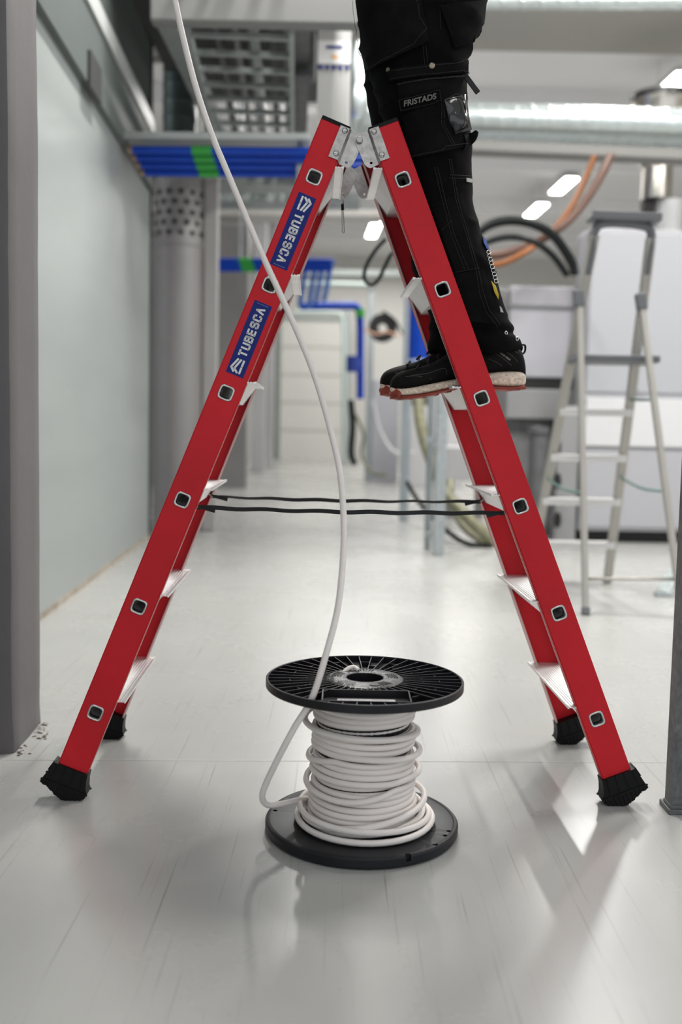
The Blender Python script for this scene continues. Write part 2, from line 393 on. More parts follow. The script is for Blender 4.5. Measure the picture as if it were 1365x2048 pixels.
        md = lo.modifiers.new('b', 'BOOLEAN'); md.object = co; md.operation = 'DIFFERENCE'; md.solver = 'EXACT'; realize(lo); bpy.data.objects.remove(co)
        for (u, z) in ((0.0315, 0.0205), (0.0492, -0.028)):
            bm = bmesh.new(); c0 = H(u, z, 0.003 - z * .054)
            M_ = Matrix.Translation(c0) @ Matrix.Rotation(math.pi / 2 * (1 if vs < 0 else -1), 4, 'X')
            lathe(bm, [(0, 0.0010), (0.0036, 0.0012), (0.0052, 0.0024), (0.0064, 0.0012), (0.0068, -0.001)], 24, M=M_)
            box(bm, (-0.0042, -0.0006, 0.0018), (0.0042, 0.0006, 0.0027), 0, M_); box(bm, (-0.0006, -0.0042, 0.0018), (0.0006, 0.0042, 0.0027), 0, M_)
            obj('screw', bm, CHROME, lad, True, 40)
    print('leg', side)
for vs in (-1, 1):   # pivot bolts
    bm = bmesh.new(); c0 = V(0.0, vs * (hw(HT) + 0.0015), HT - 0.002)
    M_ = Matrix.Translation(c0) @ Matrix.Rotation(math.pi / 2 * (1 if vs < 0 else -1), 4, 'X')
    lathe(bm, [(0, 0.0055), (0.0068, 0.0055), (0.0075, 0.0040), (0.0075, -0.006)], 6, M=M_)
    lathe(bm, [(0.0078, 0.0005), (0.0078, -0.001), (0, -0.001)], 24, M=M_)
    obj('pivot_bolt', bm, mat('dull_bolt_zinc', (.42, .41, .39), .4, .9), lad)

# stickers with the maker's lettering
GL = {
 'T': [((0, 1), (.62, 1)), ((.31, 1), (.31, 0))],
 'U': [((0, 1), (0, .12)), ((0, .12), (.12, 0)), ((.12, 0), (.5, 0)), ((.5, 0), (.62, .12)), ((.62, .12), (.62, 1))],
 'B': [((0, 0), (0, 1)), ((0, 1), (.48, 1)), ((.48, 1), (.58, .9)), ((.58, .9), (.58, .62)), ((.58, .62), (.5, .52)), ((0, .52), (.5, .52)), ((.5, .52), (.62, .4)), ((.62, .4), (.62, .12)), ((.62, .12), (.5, 0)), ((.5, 0), (0, 0))],
 'E': [((0, 0), (0, 1)), ((0, 1), (.55, 1)), ((0, .51), (.5, .51)), ((0, 0), (.55, 0))],
 'S': [((.6, .82), (.6, .9)), ((.6, .9), (.5, 1)), ((.5, 1), (.12, 1)), ((.12, 1), (0, .88)), ((0, .88), (0, .66)), ((0, .66), (.12, .54)), ((.12, .54), (.5, .50)), ((.5, .50), (.62, .38)), ((.62, .38), (.62, .12)), ((.62, .12), (.5, 0)), ((.5, 0), (.12, 0)), ((.12, 0), (0, .12)), ((0, .12), (0, .2))],
 'C': [((.6, .75), (.6, .88)), ((.6, .88), (.48, 1)), ((.48, 1), (.12, 1)), ((.12, 1), (0, .88)), ((0, .88), (0, .12)), ((0, .12), (.12, 0)), ((.12, 0), (.48, 0)), ((.48, 0), (.6, .12)), ((.6, .12), (.6, .25))],
 'A': [((0, 0), (.31, 1)), ((.31, 1), (.62, 0))]}
def sticker(s_mid, flip, length=0.1665, width=0.040, nc=-0.002):
    c0 = LP(-1, -1, s_mid, nc, 0)
    nv = (LP(-1, -1, s_mid, 1, 0) - LP(-1, -1, s_mid, 0, 0)).normalized(); dv = (LP(-1, -1, s_mid + 1, 0, 0) - LP(-1, -1, s_mid, 0, 0)).normalized()
    # reading direction e, letter-up direction f
    e, f_ = (dv, -nv) if flip else (-dv, nv)
    out = V(0, -1, 0); out = (out - dv * out.dot(dv)).normalized()
    bm = bmesh.new(); prism(bm, [(-length / 2, -width / 2), (length / 2, -width / 2), (length / 2, width / 2), (-length / 2, width / 2)], lambda p, t: c0 + e * p[0] + f_ * p[1] + out * t, 0.0001, 0.0005)
    lb = obj('sticker', bm, BLUEL, lad)
    bm = bmesh.new(); T0, T1 = 0.0005, 0.0007
    def seg(a, b2, th):
        a = Vector(a); b2 = Vector(b2); d = (b2 - a).normalized(); n = V(-d.y, d.x) if False else Vector((-d.y, d.x)); a2 = a - d * th * .35; b3 = b2 + d * th * .35
        prism(bm, [tuple(a2 - n * th / 2), tuple(b3 - n * th / 2), tuple(b3 + n * th / 2), tuple(a2 + n * th / 2)], lambda p, t: c0 + e * p[0] + f_ * p[1] + out * t, T0, T1)
    hgt = 0.0158; x = -length / 2 + 0.0450; sc = 0.0158; th = 0.0042; y0 = -hgt / 2
    for ch in 'TUBESCA':
        for a, b2 in GL[ch]:
            seg((x + a[0] * sc, y0 + a[1] * sc), (x + b2[0] * sc, y0 + b2[1] * sc), th)
        x += 0.0164
    # three stacked bent strokes before the word
    U_ = 0.00021; ex0 = -length / 2 + 0.0505
    for ln in ([(-74, 24), (-172, 62), (-207, 26)], [(-74, -8), (-174, 26), (-208, -12)], [(-74, -40), (-140, -40), (-208, -40)]):
        q = [(ex0 + p[0] * U_, p[1] * U_) for p in ln]
        seg(q[0], q[1], 0.0044); seg(q[1], q[2], 0.0044)
    obj('lettering', bm, WHITEP, lb)
    # fine print line at the far end
    bm = bmesh.new()
    for i in range(14):
        yy = -0.013 + i * 0.0019
        prism(bm, [(length / 2 - 0.0045, yy), (length / 2 - 0.0036, yy), (length / 2 - 0.0036, yy + 0.0013), (length / 2 - 0.0045, yy + 0.0013)], lambda p, t: c0 + e * p[0] + f_ * p[1] + out * t, 0.0005, 0.0006)
    obj('fine_print', bm, mat('pale_blue_print', (0.25, 0.35, 0.6), 0.5), lb)
sticker(S0 + 0.1245, True)
sticker(S0 + PIT + 0.1245, False)
# spreader straps
def ribbon(bm, pts, w_, th, tw):
    pts = [Vector(p) for p in pts]; rg = []
    for i, p in enumerate(pts):
        d = (pts[min(i + 1, len(pts) - 1)] - pts[max(i - 1, 0)]).normalized(); a_ = tw(i / (len(pts) - 1))
        x = d.cross(V(0, 1, 0)).normalized(); y = d.cross(x); u = x * math.cos(a_) + y * math.sin(a_); v = d.cross(u)
        rg.append([bm.verts.new(p + u * w_ / 2 * i1 + v * th / 2 * i2) for i1, i2 in ((-1, -1), (1, -1), (1, 1), (-1, 1))])
    for A_, B_ in zip(rg, rg[1:]):
        for j in range(4): bm.faces.new((A_[j], A_[(j + 1) % 4], B_[(j + 1) % 4], B_[j]))
    bm.faces.new(rg[0]); bm.faces.new(rg[-1][::-1])
s3 = S0 + PIT * 3
for vs, zoff, wid in ((-1, -0.018, 0.0095), (1, -0.017, 0.0095)):
    z = HT - s3 * ca + zoff; u0 = XO + s3 * sa - 0.028
    v = vs * (hw(z) - 0.032)
    pts = [V(-u0 + 2 * u0 * i / 40, v, z - 0.004 * math.sin(math.pi * i / 40) + 0.0012 * math.sin(i * .9)) for i in range(41)]
    bm = bmesh.new(); ribbon(bm, pts, wid, 0.0016, lambda t: 0.35 * math.sin(t * 9 + vs) + (0.6 if vs > 0 else 0.15))
    for sd in (-1, 1):
        ribbon(bm, [V(sd * u0, v, z + .001), V(sd * (u0 - 0.012), v, z), V(sd * (u0 - 0.04), v, z - 0.0075)], wid * .9, 0.0018, lambda t: 0.3)
    stp = obj('strap', bm, mat('black_webbing', (0.012, 0.012, 0.014), 0.7, 0, 0, 8, .5, 800), lad)
    for sd in (-1, 1):
        bm = bmesh.new(); tube(bm, [V(sd * (u0 + 0.012), v, z + 0.012), V(sd * (u0 + .002), v, z + 0.001), V(sd * (u0 - .003), v, z)], 0.0022, 8); obj('strap_hook', bm, STEEL, stp, True)
# loose locking pin hanging inside the top of the left leg
bm = bmesh.new(); pa = P(685, 392, 2.33); pc = P(687, 466, 2.33); o_ = Vector((LX, LY, 0))
Rm = Matrix.Rotation(-PSI, 3, 'Z')
def tl(p): return Rm @ (p - o_)
pa, pc = tl(pa), tl(pc)
tube(bm, [pa + V(0, 0, 0.004), pa + V(0.002, 0, 0), pa.lerp(pc, .3)], 0.0024, 8); tube(bm, [pa.lerp(pc, .3), pa.lerp(pc, .45), pa.lerp(pc, .97), pc], lambda t: .0030 - .0012 * abs(t - .5), 10)
pin = obj('locking_pin', bm, CHROME, lad, True)
bm = bmesh.new(); cyl(bm, pa.lerp(pc, .22), pa.lerp(pc, .38), 0.0034, 12); obj('sleeve', bm, RUBBER, pin, True)

# ================================================================== CABLE DRUM AND CABLE
DC = F(723, 1657); DR = 0.1975; DC.z = 0
drum = empty('cable_drum', DC); tag(drum, 'black plastic cable drum standing upright on the floor under the red ladder', 'cable drum')
RT = P(731, 1355, DC.y + 0.003).z   # height of the top face of the upper flange
bm = bmesh.new()
lathe(bm, [(0, 0.001), (DR - .004, 0.001), (DR, 0.006), (DR, 0.020), (DR - 0.003, 0.0235), (DR - 0.008, 0.0245), (DR - .012, 0.0225), (0.125, 0.0215), (0, 0.0215)], 96)
lf = obj('lower_flange', bm, BLKPL2, drum, True, 30)
cb = bmesh.new()
HL = [(872, 1717, .0042), (816, 1738, .0050), (904, 1672, .004), (895, 1665, .0042), (868, 1690, .0046), (893, 1680, .0044), (558, 1613, .0045), (552, 1622, .0045), (570, 1605, .004)]
HL = [(898, 1662, .0048), (891, 1671, .0048), (871, 1690, .0058), (817, 1711, .0058), (558, 1612, .0048), (551, 1621, .0048)]
for (u, v, r) in HL:
    q = F(u, v, 0.0225) - DC; cyl(cb, V(q.x, q.y, 0.012), V(q.x, q.y, 0.03), r, 20)
bmesh.ops.recalc_face_normals(cb, faces=cb.faces)
cme = bpy.data.meshes.new('cut'); cb.to_mesh(cme); cb.free(); co = bpy.data.objects.new('cut', cme); COL.objects.link(co); co.parent = drum
md = lf.modifiers.new('b', 'BOOLEAN'); md.object = co; md.operation = 'DIFFERENCE'; md.solver = 'EXACT'; realize(lf); bpy.data.objects.remove(co)
# core barrel
bm = bmesh.new(); lathe(bm, [(0.094, 0.02), (0.094, RT - 0.012)], 64); obj('barrel', bm, BLKPL, drum, True)
# upper flange: dish with rim, radial ribs, label pocket
UR = 0.2005
bm = bmesh.new()
lathe(bm, [(0.036, RT - 0.017), (UR - .002, RT - 0.017), (UR, RT - 0.015), (UR, RT - 0.001), (UR - .0015, RT), (UR - .004, RT), (UR - .005, RT - .001), (UR - .005, RT - 0.0135), (0.036, RT - 0.0135)], 96, closed=True)
nrib = 44
for i in range(nrib):
    a_ = 2 * math.pi * (i + .3) / nrib; deg = math.degrees(a_) % 360
    r0 = 0.078; r1 = UR - 0.005
    cx_, cy_ = math.cos(a_), math.sin(a_)
    if 270 - 36 < deg < 270 + 36:
        # ribs stop at the label pocket
        segs = []
        if cy_ < 0:
            rp0 = 0.092 / abs(cy_); rp1 = 0.171 / abs(cy_)
            if abs(cx_ * rp0) < 0.083: segs = [(r0, rp0)] + ([(rp1, r1)] if rp1 < r1 and abs(cx_ * rp1) < .083 else [])
            else: segs = [(r0, r1)]
    else: segs = [(r0, r1)]
    for (ra, rb) in segs:
        if rb - ra < 0.004: continue
        beam(bm, V(cx_ * ra, cy_ * ra, RT - 0.0075), V(cx_ * rb, cy_ * rb, RT - 0.0075), 0.0016, 0.0125)
# concentric short braces
for rr_, st in ((0.118, 0), (0.152, 1)):
    for i in range(st, nrib, 3):
        a0 = 2 * math.pi * (i + .3) / nrib; a1 = 2 * math.pi * (i + 1.3) / nrib
        if 230 < math.degrees(a0) % 360 < 305: continue
        beam(bm, V(rr_ * math.cos(a0), rr_ * math.sin(a0), RT - .0085), V(rr_ * math.cos(a1), rr_ * math.sin(a1), RT - .0085), 0.0014, 0.0105)
for (a_, b2) in (((-.083, -.092), (.083, -.092)), ((-.083, -.171), (.083, -.171)), ((-.083, -.171), (-.083, -.092)), ((.083, -.171), (.083, -.092))):
    beam(bm, V(*a_, RT - .0068), V(*b2, RT - .0068), 0.0022, 0.0135)
uf = obj('upper_flange', bm, BLKPL, drum)
bm = bmesh.new()
lathe(bm, [(0.0375, RT - 0.012), (0.0375, RT + .001), (0.040, RT + .002), (0.074, RT + .001), (0.0785, RT - .001), (0.0785, RT - .0135), (0.0375, RT - .0135)], 72)
for i in range(60):
    a_ = 2 * math.pi * i / 60
    if (i // 6) % 2 == 0:
        for r_ in (0.048, 0.0535, 0.059, 0.0645):
            beam(bm, V(r_ * math.cos(a_), r_ * math.sin(a_), RT + .0019), V((r_ + .0035) * math.cos(a_ + .04), (r_ + .0035) * math.sin(a_ + .04), RT + .0019), 0.0012, 0.0012)
hub = obj('hub', bm, HUBPL, drum, True, 30)
bm = bmesh.new(); lathe(bm, [(0.0375, RT - .02), (0.0375, RT - .0134)], 48)
lathe(bm, [(0.0370, RT - 0.001), (0.0370, 0.06), (0, 0.06)], 48); obj('bore', bm, BLKPL, drum, True, 40)
bm = bmesh.new(); cyl(bm, V(0.018, -0.058, RT + .0005), V(0.018, -0.058, RT + .0024), 0.0095, 24); obj('hole_plug', bm, BLKPL, hub)
bm = bmesh.new(); box(bm, (-0.055, -0.162, RT - .0133), (0.056, -0.112, RT - .0128)); lbl = obj('paper_label', bm, mat('paper_label', (0.62, 0.60, 0.62), 0.6), drum)
bm = bmesh.new()
for j in range(5):
    x = -0.05
    while x < 0.0:
        w_ = random.uniform(.004, .011); box(bm, (x, -0.119 - j * .009, RT - .0128), (x + w_, -0.1175 - j * .009, RT - .0126)); x += w_ + .002
for j in range(3):
    box(bm, (0.012, -0.120 - j * .012, RT - .0128), (0.045, -0.118 - j * .012, RT - .0126))
obj('print', bm, mat('grey_print', (0.25, 0.25, 0.27), 0.6), lbl)
bm = bmesh.new(); tube(bm, catmull([V(-0.045, 0.045, RT - .004), V(-0.035, .055, RT + .004), V(-0.022, 0.06, RT + .007), V(-0.012, .052, RT + .003)]), 0.0045, 10); obj('cable_end', bm, CABLE, drum, True)

# the cable: wound turns, loose loops, then the run that climbs out of the picture
rc = 0.0063
pts = []
zt, zb = RT - 0.026, 0.031
for i in range(21 * 44):     # inner layer, wound upwards
    t = i / (21 * 44); a_ = 2 * math.pi * i / 44; r = .0885 + .014 * max(0, .45 - t) ; pts.append(V(r * math.cos(a_), r * math.sin(a_), zb + (zt - zb) * t + .003))
turns = 20.5; nst = 44
Rw = lambda t: 0.0995 + 0.0012 * math.sin(t * 23) + 0.016 * max(0, t - .55) + .004 * max(0, .25 - t)
M_n = int(turns * nst)
ph = []
for i in range(M_n + 1):
    t = i / M_n; a_ = 2 * math.pi * i / nst
    z = zt + (zb - zt) * t
    wob = 0.0022 * math.sin(a_ + 1.3 * math.sin(t * 9)) + 0.0012 * math.sin(2 * a_ + t * 17)
    r = Rw(t) + 0.0015 * math.sin(a_ * .5 + t * 31)
    for k0 in (4, 8.4, 12.6):          # a turn that has sprung loose and lies across the next ones
        q = (a_ - (k0 * 2 * math.pi + math.pi / 2)) / (2 * math.pi)
        if 0 < q < 1:
            b0 = math.sin(math.pi * min(1, q / .22) / 2) * math.sin(math.pi * min(1, (1 - q) / .2) / 2)
            r += b0 * (0.0135 + .007 * math.exp(-((q - .25) / .12) ** 2)); z += b0 * (.012 - .034 * min(1, q * 1.15))
    pts.append(V(r * math.cos(a_), r * math.sin(a_), max(.029, z + wob)))
aa = 2 * math.pi * turns
# climbing back up in loose, tilted loops
def loop(a0, a1, za, zb_, r, tilt, tph, ox=0, oy=0, n=44):
    k_ = max(8, int(abs(a1 - a0) / (2 * math.pi) * n)); 
    for i in range(1, k_ + 1):
        t = i / k_; a_ = a0 + (a1 - a0) * t; z = za + (zb_ - za) * t + tilt * math.cos(a_ - tph) ; e = math.sin(math.pi * t) if False else 1
        pts.append(V(ox + r * math.cos(a_), oy + r * math.sin(a_), z))
# loops read from the top: one near 3/4 height, one mid, two low
TP = 2 * math.pi
front = -math.pi / 2
def bridge(dest, k_=10):
    """smooth helical transition from the current end to dest"""
    a = pts[-1].copy(); r0 = math.hypot(a.x, a.y); a0 = math.atan2(a.y, a.x); r1 = math.hypot(dest.x, dest.y); a1 = math.atan2(dest.y, dest.x)
    while a1 < a0: a1 += TP
    n = max(4, int((a1 - a0) / TP * 44))
    for i in range(1, n + 1):
        t = i / n; s_ = t * t * (3 - 2 * t); r = r0 + (r1 - r0) * s_ + 0.009 * math.sin(math.pi * t); q = a0 + (a1 - a0) * t
        pts.append(V(r * math.cos(q), r * math.sin(q), a.z + (dest.z - a.z) * s_))
    return a1
R2 = 0.1195
def tl_loop(zc, amp, phase, R, t0, nturn, ox=0.0, oy=0.0):
    d = V(ox + R * math.cos(t0), oy + R * math.sin(t0), zc + amp * math.cos(t0 - phase))
    bridge(d); n = int(44 * nturn)
    for i in range(1, n + 1):
        q = t0 + TP * nturn * i / n; pts.append(V(ox + R * math.cos(q), oy + R * math.sin(q), zc + amp * math.cos(q - phase)))
tl_loop(0.058, 0.020, math.radians(15), 0.1235, math.pi * .6, 1.0, 0.004, -.002)
tl_loop(0.0325, 0.003, math.radians(90), 0.138, math.pi * .6, .95, 0.006, -0.004)
wound = [p + DC for p in pts]
# last bit leaves behind the left side of the drum towards the left
ex = [P(640, 1588, 2.10), P(622, 1595, 2.03), P(590, 1602, 1.97), P(556, 1609, 1.93), P(534, 1609, 1.91), P(525, 1594, 1.895), P(532, 1568, 1.885), P(560, 1510, 1.865), P(590, 1454, 1.85), P(625, 1395, 1.842), P(655, 1300, 1.858), P(677, 1210, 1.89), P(687, 1110, 1.93), P(688, 1040, 1.95),
      P(681, 950, 1.975), P(664, 870, 1.99), P(636, 770, 2.01), P(606, 690, 2.025), P(568, 604, 2.045), P(533, 528, 2.06), P(495, 440, 2.075), P(455, 345, 2.09), P(424, 270, 2.11), P(393, 178, 2.12), P(370, 90, 2.13), P(350, 0, 2.14), P(338, -80, 2.155), P(330, -190, 2.165)]
lastp = wound[-1]
mid = [V(lastp.x - .03, lastp.y + .02, 0.036), P(668, 1578, 2.14)]
path = wound[:-4] + catmull([wound[-4]] + ex, 7)
bm = bmesh.new(); tube(bm, path, rc, 10)
cab = obj('cable', bm, CABLE, None, True); recenter(cab, DC)
tag(cab, 'white electrical cable wound on the black drum and running up past the red ladder', 'cable')


# ================================================================== CONCRETE COLUMN (left foreground)
CONC = mat('painted_concrete', (0.125, 0.118, 0.122), 0.6, 0, 0.12, 3.0, 0.35, 40)
q0, q1 = F(27, 1508), F(78, 1442)
e1 = (q1 - q0); e1.z = 0; dpt = 0.34; e1 = V(hd.x, hd.y, 0)
bm = bmesh.new(); poly = []
c0 = Vector(q0); side_l = V(-hd.y, hd.x, 0) * 0.4
dlen = (q1 - q0).length
base4 = [c0, c0 + e1 * dlen, c0 + e1 * dlen + side_l, c0 + side_l]
lev = [(0.0, 0.006), (0.05, 0.0), (0.3, 0.0), (0.6, 0), (1.2, 0), (2.0, 0), (5.0, 0)]
from mathutils import noise as NZ
cs = []
for i, p in enumerate(base4):
    pa, pb = base4[i - 1], base4[(i + 1) % 4]
    for d_ in ((pa - p).normalized() * .014, ((pa - p).normalized() + (pb - p).normalized()) * .004, (pb - p).normalized() * .014): cs.append(p + d_)
    for t in (.25, .5, .75): cs.append(p.lerp(pb, t))
zs = [0, .006, .015, .03, .05, .075] + [.1 + i * .04 for i in range(123)]
rgs = []
for z in zs:
    row = []
    for p in cs:
        q = V(p.x, p.y, z); a_ = .0014 + (.007 * max(0, 1 - z / .2))
        q += V(NZ.noise(q * 9), NZ.noise(q * 9 + V(9, 0, 0)), 0) * a_
        if .15 < z: q += V(NZ.noise(V(1, 2, z * 3)), 0, 0) * .002
        row.append(bm.verts.new(q))
    rgs.append(row)
for A_, B_ in zip(rgs, rgs[1:]):
    for j in range(len(cs)): bm.faces.new((A_[j], A_[(j + 1) % len(cs)], B_[(j + 1) % len(cs)], B_[j]))
bm.faces.new(rgs[0]); bm.faces.new(rgs[-1][::-1])
col_ = obj('concrete_column', bm, CONC, None, True, 40); recenter(col_, (c0.x - .2, c0.y + .15, 0))
tag(col_, 'grey painted concrete column standing at the left front edge', 'column')
bm = bmesh.new()
for i in range(46):
    t = random.random(); r = random.uniform(.001, .0042); q = F(random.uniform(62, 96), random.uniform(1440, 1480)) if i > 14 else F(random.uniform(28, 60), random.uniform(1490, 1512))
    bmesh.ops.create_icosphere(bm, subdivisions=1, radius=r, matrix=Matrix.Translation(V(q.x, q.y, r * .5)) @ Matrix.Diagonal((1.6, .8, .5, 1)))
for i in range(16):
    q = F(random.uniform(66, 98), random.uniform(1446, 1470)); a_ = random.uniform(0, 6.3); d = V(math.cos(a_), math.sin(a_), random.uniform(0, .4)) * random.uniform(.006, .016)
    tube(bm, [q + V(0, 0, .001), q + d * .5 + V(0, 0, .003), q + d], .0005, 4)
dust = obj('dust', bm, mat('brown_dust', (0.16, 0.12, 0.09), 0.9, 0, .4, 40)); tag(dust, 'brown dust and crumbs on the floor against the foot of the grey column', 'dust', kind='stuff')

# ================================================================== GALVANISED POST (right edge)
GALV = mat('galvanised_steel', (0.42, 0.46, 0.47), 0.42, 0.7, 0.22, 35, 0.25, 250)
GALVD = mat('weathered_galvanised_steel', (0.12, 0.13, 0.133), 0.5, 0.4, 0.35, 45, 0.4, 220)
pb = F(1340, 1628)
post = empty('strut_post', (pb.x + 0.0, pb.y, 0)); tag(post, 'galvanised strut channel on a foot plate at the right edge, nearest upright post', 'post')
bm = bmesh.new(); W_ = 0.041
sec = [(0.002, 0), (W_, 0), (W_, W_), (.028, W_), (.028, W_ - .002), (W_ - .002, W_ - .002), (W_ - .002, .002), (.004, .002), (.004, W_ - .002), (.015, W_ - .002), (.015, W_), (0.002, W_)]
prism(bm, sec, lambda p, t: V(p[0], p[1], t), 0.014, 2.4)
obj('channel', bm, GALVD, post)
bm = bmesh.new(); box(bm, (-0.004, -0.006, 0), (0.09, 0.06, 0.012), 0.002); box(bm, (0.0, -.003, .012), (.05, .045, .02), .001); obj('foot_plate', bm, GALVD, post)
bm = bmesh.new()
for i in range(46):
    z = .05 + i * .05
    for j in range(3): box(bm, (0.008 + j * .012, -0.0006, z), (0.013 + j * .012, 0.0001, z + .012))
obj('knurling', bm, mat('dark_oxide_marks', (.10, .105, .11), .6), post)

# ================================================================== helpers for hall things
def hall_box(name, u0, u1, vtop, Y, depth, z0, m, label=None, cat=None, base=None, bev=0.01, group=None):
    """box aligned with the hall whose front face spans pixels u0..u1 at depth Y"""
    a = P(u0, 860, Y); b_ = P(u1, 860, Y); zt_ = P((u0 + u1) / 2, vtop, Y).z
    o = empty(name, (a.x, a.y, 0), HALL) if base is None else base
    bm = bmesh.new(); box(bm, (0, 0, z0), ((b_.x - a.x) / math.cos(HALL), depth, zt_), bev)
    part = obj('body', bm, m, o)
    if label: tag(o, label, cat, group)
    return o, part, (b_.x - a.x) / math.cos(HALL), zt_
def line_obj(name, px, r, m, label, cat, n=12, k=6, group=None, flat=None):
    """tube through (u,v,Y) points"""
    pts = catmull([P(*p) for p in px], k) if len(px) > 2 else [P(*p) for p in px]
    bm = bmesh.new(); tube(bm, pts, r, n); o = obj(name, bm, m, None, True, 60)
    lo = min(pts, key=lambda p: p.z); recenter(o, lo); tag(o, label, cat, group); return o
ORANGE = mat('orange_hose_rubber', (0.25, 0.078, 0.012), 0.4, 0, 0, 8)
BROWN = mat('brown_hose_rubber', (0.10, 0.045, 0.03), 0.5)
BLACKH = mat('black_hose_rubber', (0.006, 0.009, 0.009), 0.45, spec=.25)
BLUEP = mat('blue_plastic_pipe', (0.003, 0.05, 0.42), 0.4, 0, .1, 6, spec=.3)
GREENT = mat('green_tape', (0.03, 0.33, 0.05), 0.5)
LGREY = mat('light_grey_machine_paint', (0.40, 0.395, 0.43), 0.4)
WPAINT = mat('white_machine_paint', (0.60, 0.60, 0.61), 0.4)
MGREY = mat('mid_grey_machine_paint', (0.22, 0.215, 0.22), 0.45)
DGREY = mat('dark_machine_grey', (0.09, 0.09, 0.095), 0.5, 0, .3, 8)
BLACK = mat('matte_black', (0.006, 0.006, 0.006), 0.6)
GTRAY = mat('galvanised_tray_steel', (0.36, 0.39, 0.38), 0.4, 0.6, 0.12, 10)
DUCT = mat('spiral_duct_zinc', (0.62, 0.68, 0.68), 0.36, 0.85, 0.10, 14)

# luminaires (glowing diffusers; the unseen area lights at the top stand apart)
LSH = mat('luminaire_housing', (0.5, 0.5, 0.5), 0.4)
LEM = mat('lit_luminaire_tube', (1, 1, 1), 0.5, emis=((1, 0.99, 0.96), 14.0))
def luminaire(x, y, z, L_=1.5, lab='', yaw=0.0):
    o = empty('ceiling_luminaire', (x, y, z), yaw); tag(o, lab, 'lamp', 'hall luminaires')
    bm = bmesh.new(); box(bm, (-0.11, -L_ / 2, 0.0), (0.11, L_ / 2, 0.05), 0.006); hb = obj('housing', bm, LSH, o)
    bm = bmesh.new(); box(bm, (-0.095, -L_ / 2 + .02, -0.018), (0.095, L_ / 2 - .02, -0.0005), 0.006); obj('diffuser', bm, LEM, o)
    for yy in (-L_ / 3, L_ / 3):
        bm = bmesh.new(); cyl(bm, (0, yy, .05), (0, yy, 5.0 - z), 0.004, 6); obj('hanger', bm, LSH, o)
    return o
vis = [((1128, 371), 'long lit ceiling lamp above the orange hose, the largest of those below the silver duct'),
       ((1073, 420), 'lit ceiling lamp just above the black hose arcs'),
       ((1338, 175), 'lit ceiling lamp right above the steel hopper at the right edge'),
       ((1214, 292), 'lit ceiling lamp peeping below the silver duct near the orange hose')]
for (uv, lab) in vis:
    q = F(uv[0], uv[1], LAMP_Z); luminaire(q.x, q.y, LAMP_Z, 1.0, lab, HALL)
for (uv, zz) in (((748, 460), LAMP_Z), ((905, 462), LAMP_Z)):
    q = F(uv[0], uv[1], LAMP_Z)
    luminaire(q.x, q.y, LAMP_Z, 1.4, 'distant lit ceiling lamp framed between the two red ladder legs' if uv[0] < 800 else 'distant lit ceiling lamp behind the worker in black', HALL)

# ------------------------------------------------------------------ ducts on the right
def spiral_duct(name, a, b_, r, lab, flip=1):
    d = (b_ - a); Ln = d.length; d.normalize(); x = d.cross(V(0, 0, 1)).normalized(); z = x.cross(d)
    bm = bmesh.new(); n = 32; step = .012; K = int(Ln / step); rg = []
    for i in range(K + 1):
        s_ = i * Ln / K; row = []
        for j in range(n):
            t = 2 * math.pi * j / n; phs = (s_ / 0.13 + flip * j / n) % 1.0
            rr_ = r + (0.006 if phs < .11 else 0)
            row.append(bm.verts.new(a + d * s_ + x * rr_ * math.cos(t) + z * rr_ * math.sin(t)))
        rg.append(row)
    for A_, B_ in zip(rg, rg[1:]):
        for j in range(n): bm.faces.new((A_[j], A_[(j + 1) % n], B_[(j + 1) % n], B_[j]))
    bm.faces.new(rg[0]); bm.faces.new(rg[-1][::-1])
    o = obj(name, bm, DUCT, None, True, 50); recenter(o, a - V(0, 0, r)); tag(o, lab, 'duct'); return o
spiral_duct('spiral_duct', P(690, 228, 7.9), P(1440, 252, 7.9), 0.118, 'thick silver spiral duct crossing the hall behind the worker, upper of the pair')
spiral_duct('spiral_duct', P(690, 264, 8.0), P(1440, 286, 8.0), 0.082, 'thinner silver spiral duct right under the thick one behind the worker')
bm = bmesh.new(); a, b_ = P(935, 296, 7.8), P(1440, 318, 7.8); beam(bm, a, b_, 0.2, 0.07); o = obj('cable_tray', bm, mat('dull_tray', (.22, .215, .205), .55, .2)); recenter(o, a); tag(o, 'pale flat cable tray running under the two silver spiral ducts', 'cable tray')
spiral_duct('spiral_duct', P(960, 3, 7.0), P(1460, 2, 7.0), 0.05, 'pale green-grey duct along the very top of the picture, right of the worker')
# flexible silver duct glimpsed between ladder and worker
o = line_obj('flexible_duct', [(722, 90, 6.2), (712, 130, 6.2), (716, 175, 6.2), (712, 215, 6.2), (706, 245, 6.3)], 0.07, DUCT, 'crumpled silver flexible duct left of the worker above the ladder hinge', 'duct')

# steel hopper and its stem
hp = P(1335, 300, 9.0)
def hz(v): return P(1318, v, 9.0).z
hx = P(1318, 300, 9.0)
hop = empty('steel_hopper', (hx.x, hx.y, hz(400))); tag(hop, 'polished steel hopper with a funnel standing above the white machine at the right edge', 'hopper')
SS = mat('stainless_steel', (0.62, 0.58, 0.53), 0.22, 1.0, .1, 5)
z0_ = hz(400)
bm = bmesh.new(); lathe(bm, [(0, hz(400) - z0_), (0.13, hz(400) - z0_), (0.13, hz(338) - z0_), (0.20, hz(312) - z0_), (0.23, hz(215) - z0_), (.25, hz(203) - z0_)], 40); obj('funnel', bm, SS, hop, True, 30)
bm = bmesh.new(); lathe(bm, [(0.255, hz(203) - z0_), (0.265, hz(200) - z0_), (0.265, hz(193) - z0_), (0.25, hz(190) - z0_), (0, hz(191) - z0_)], 40); obj('lid', bm, mat('dark_steel', (.12, .12, .12), .3, .9), hop, True, 30)
sx = P(1338, 430, 9.0)
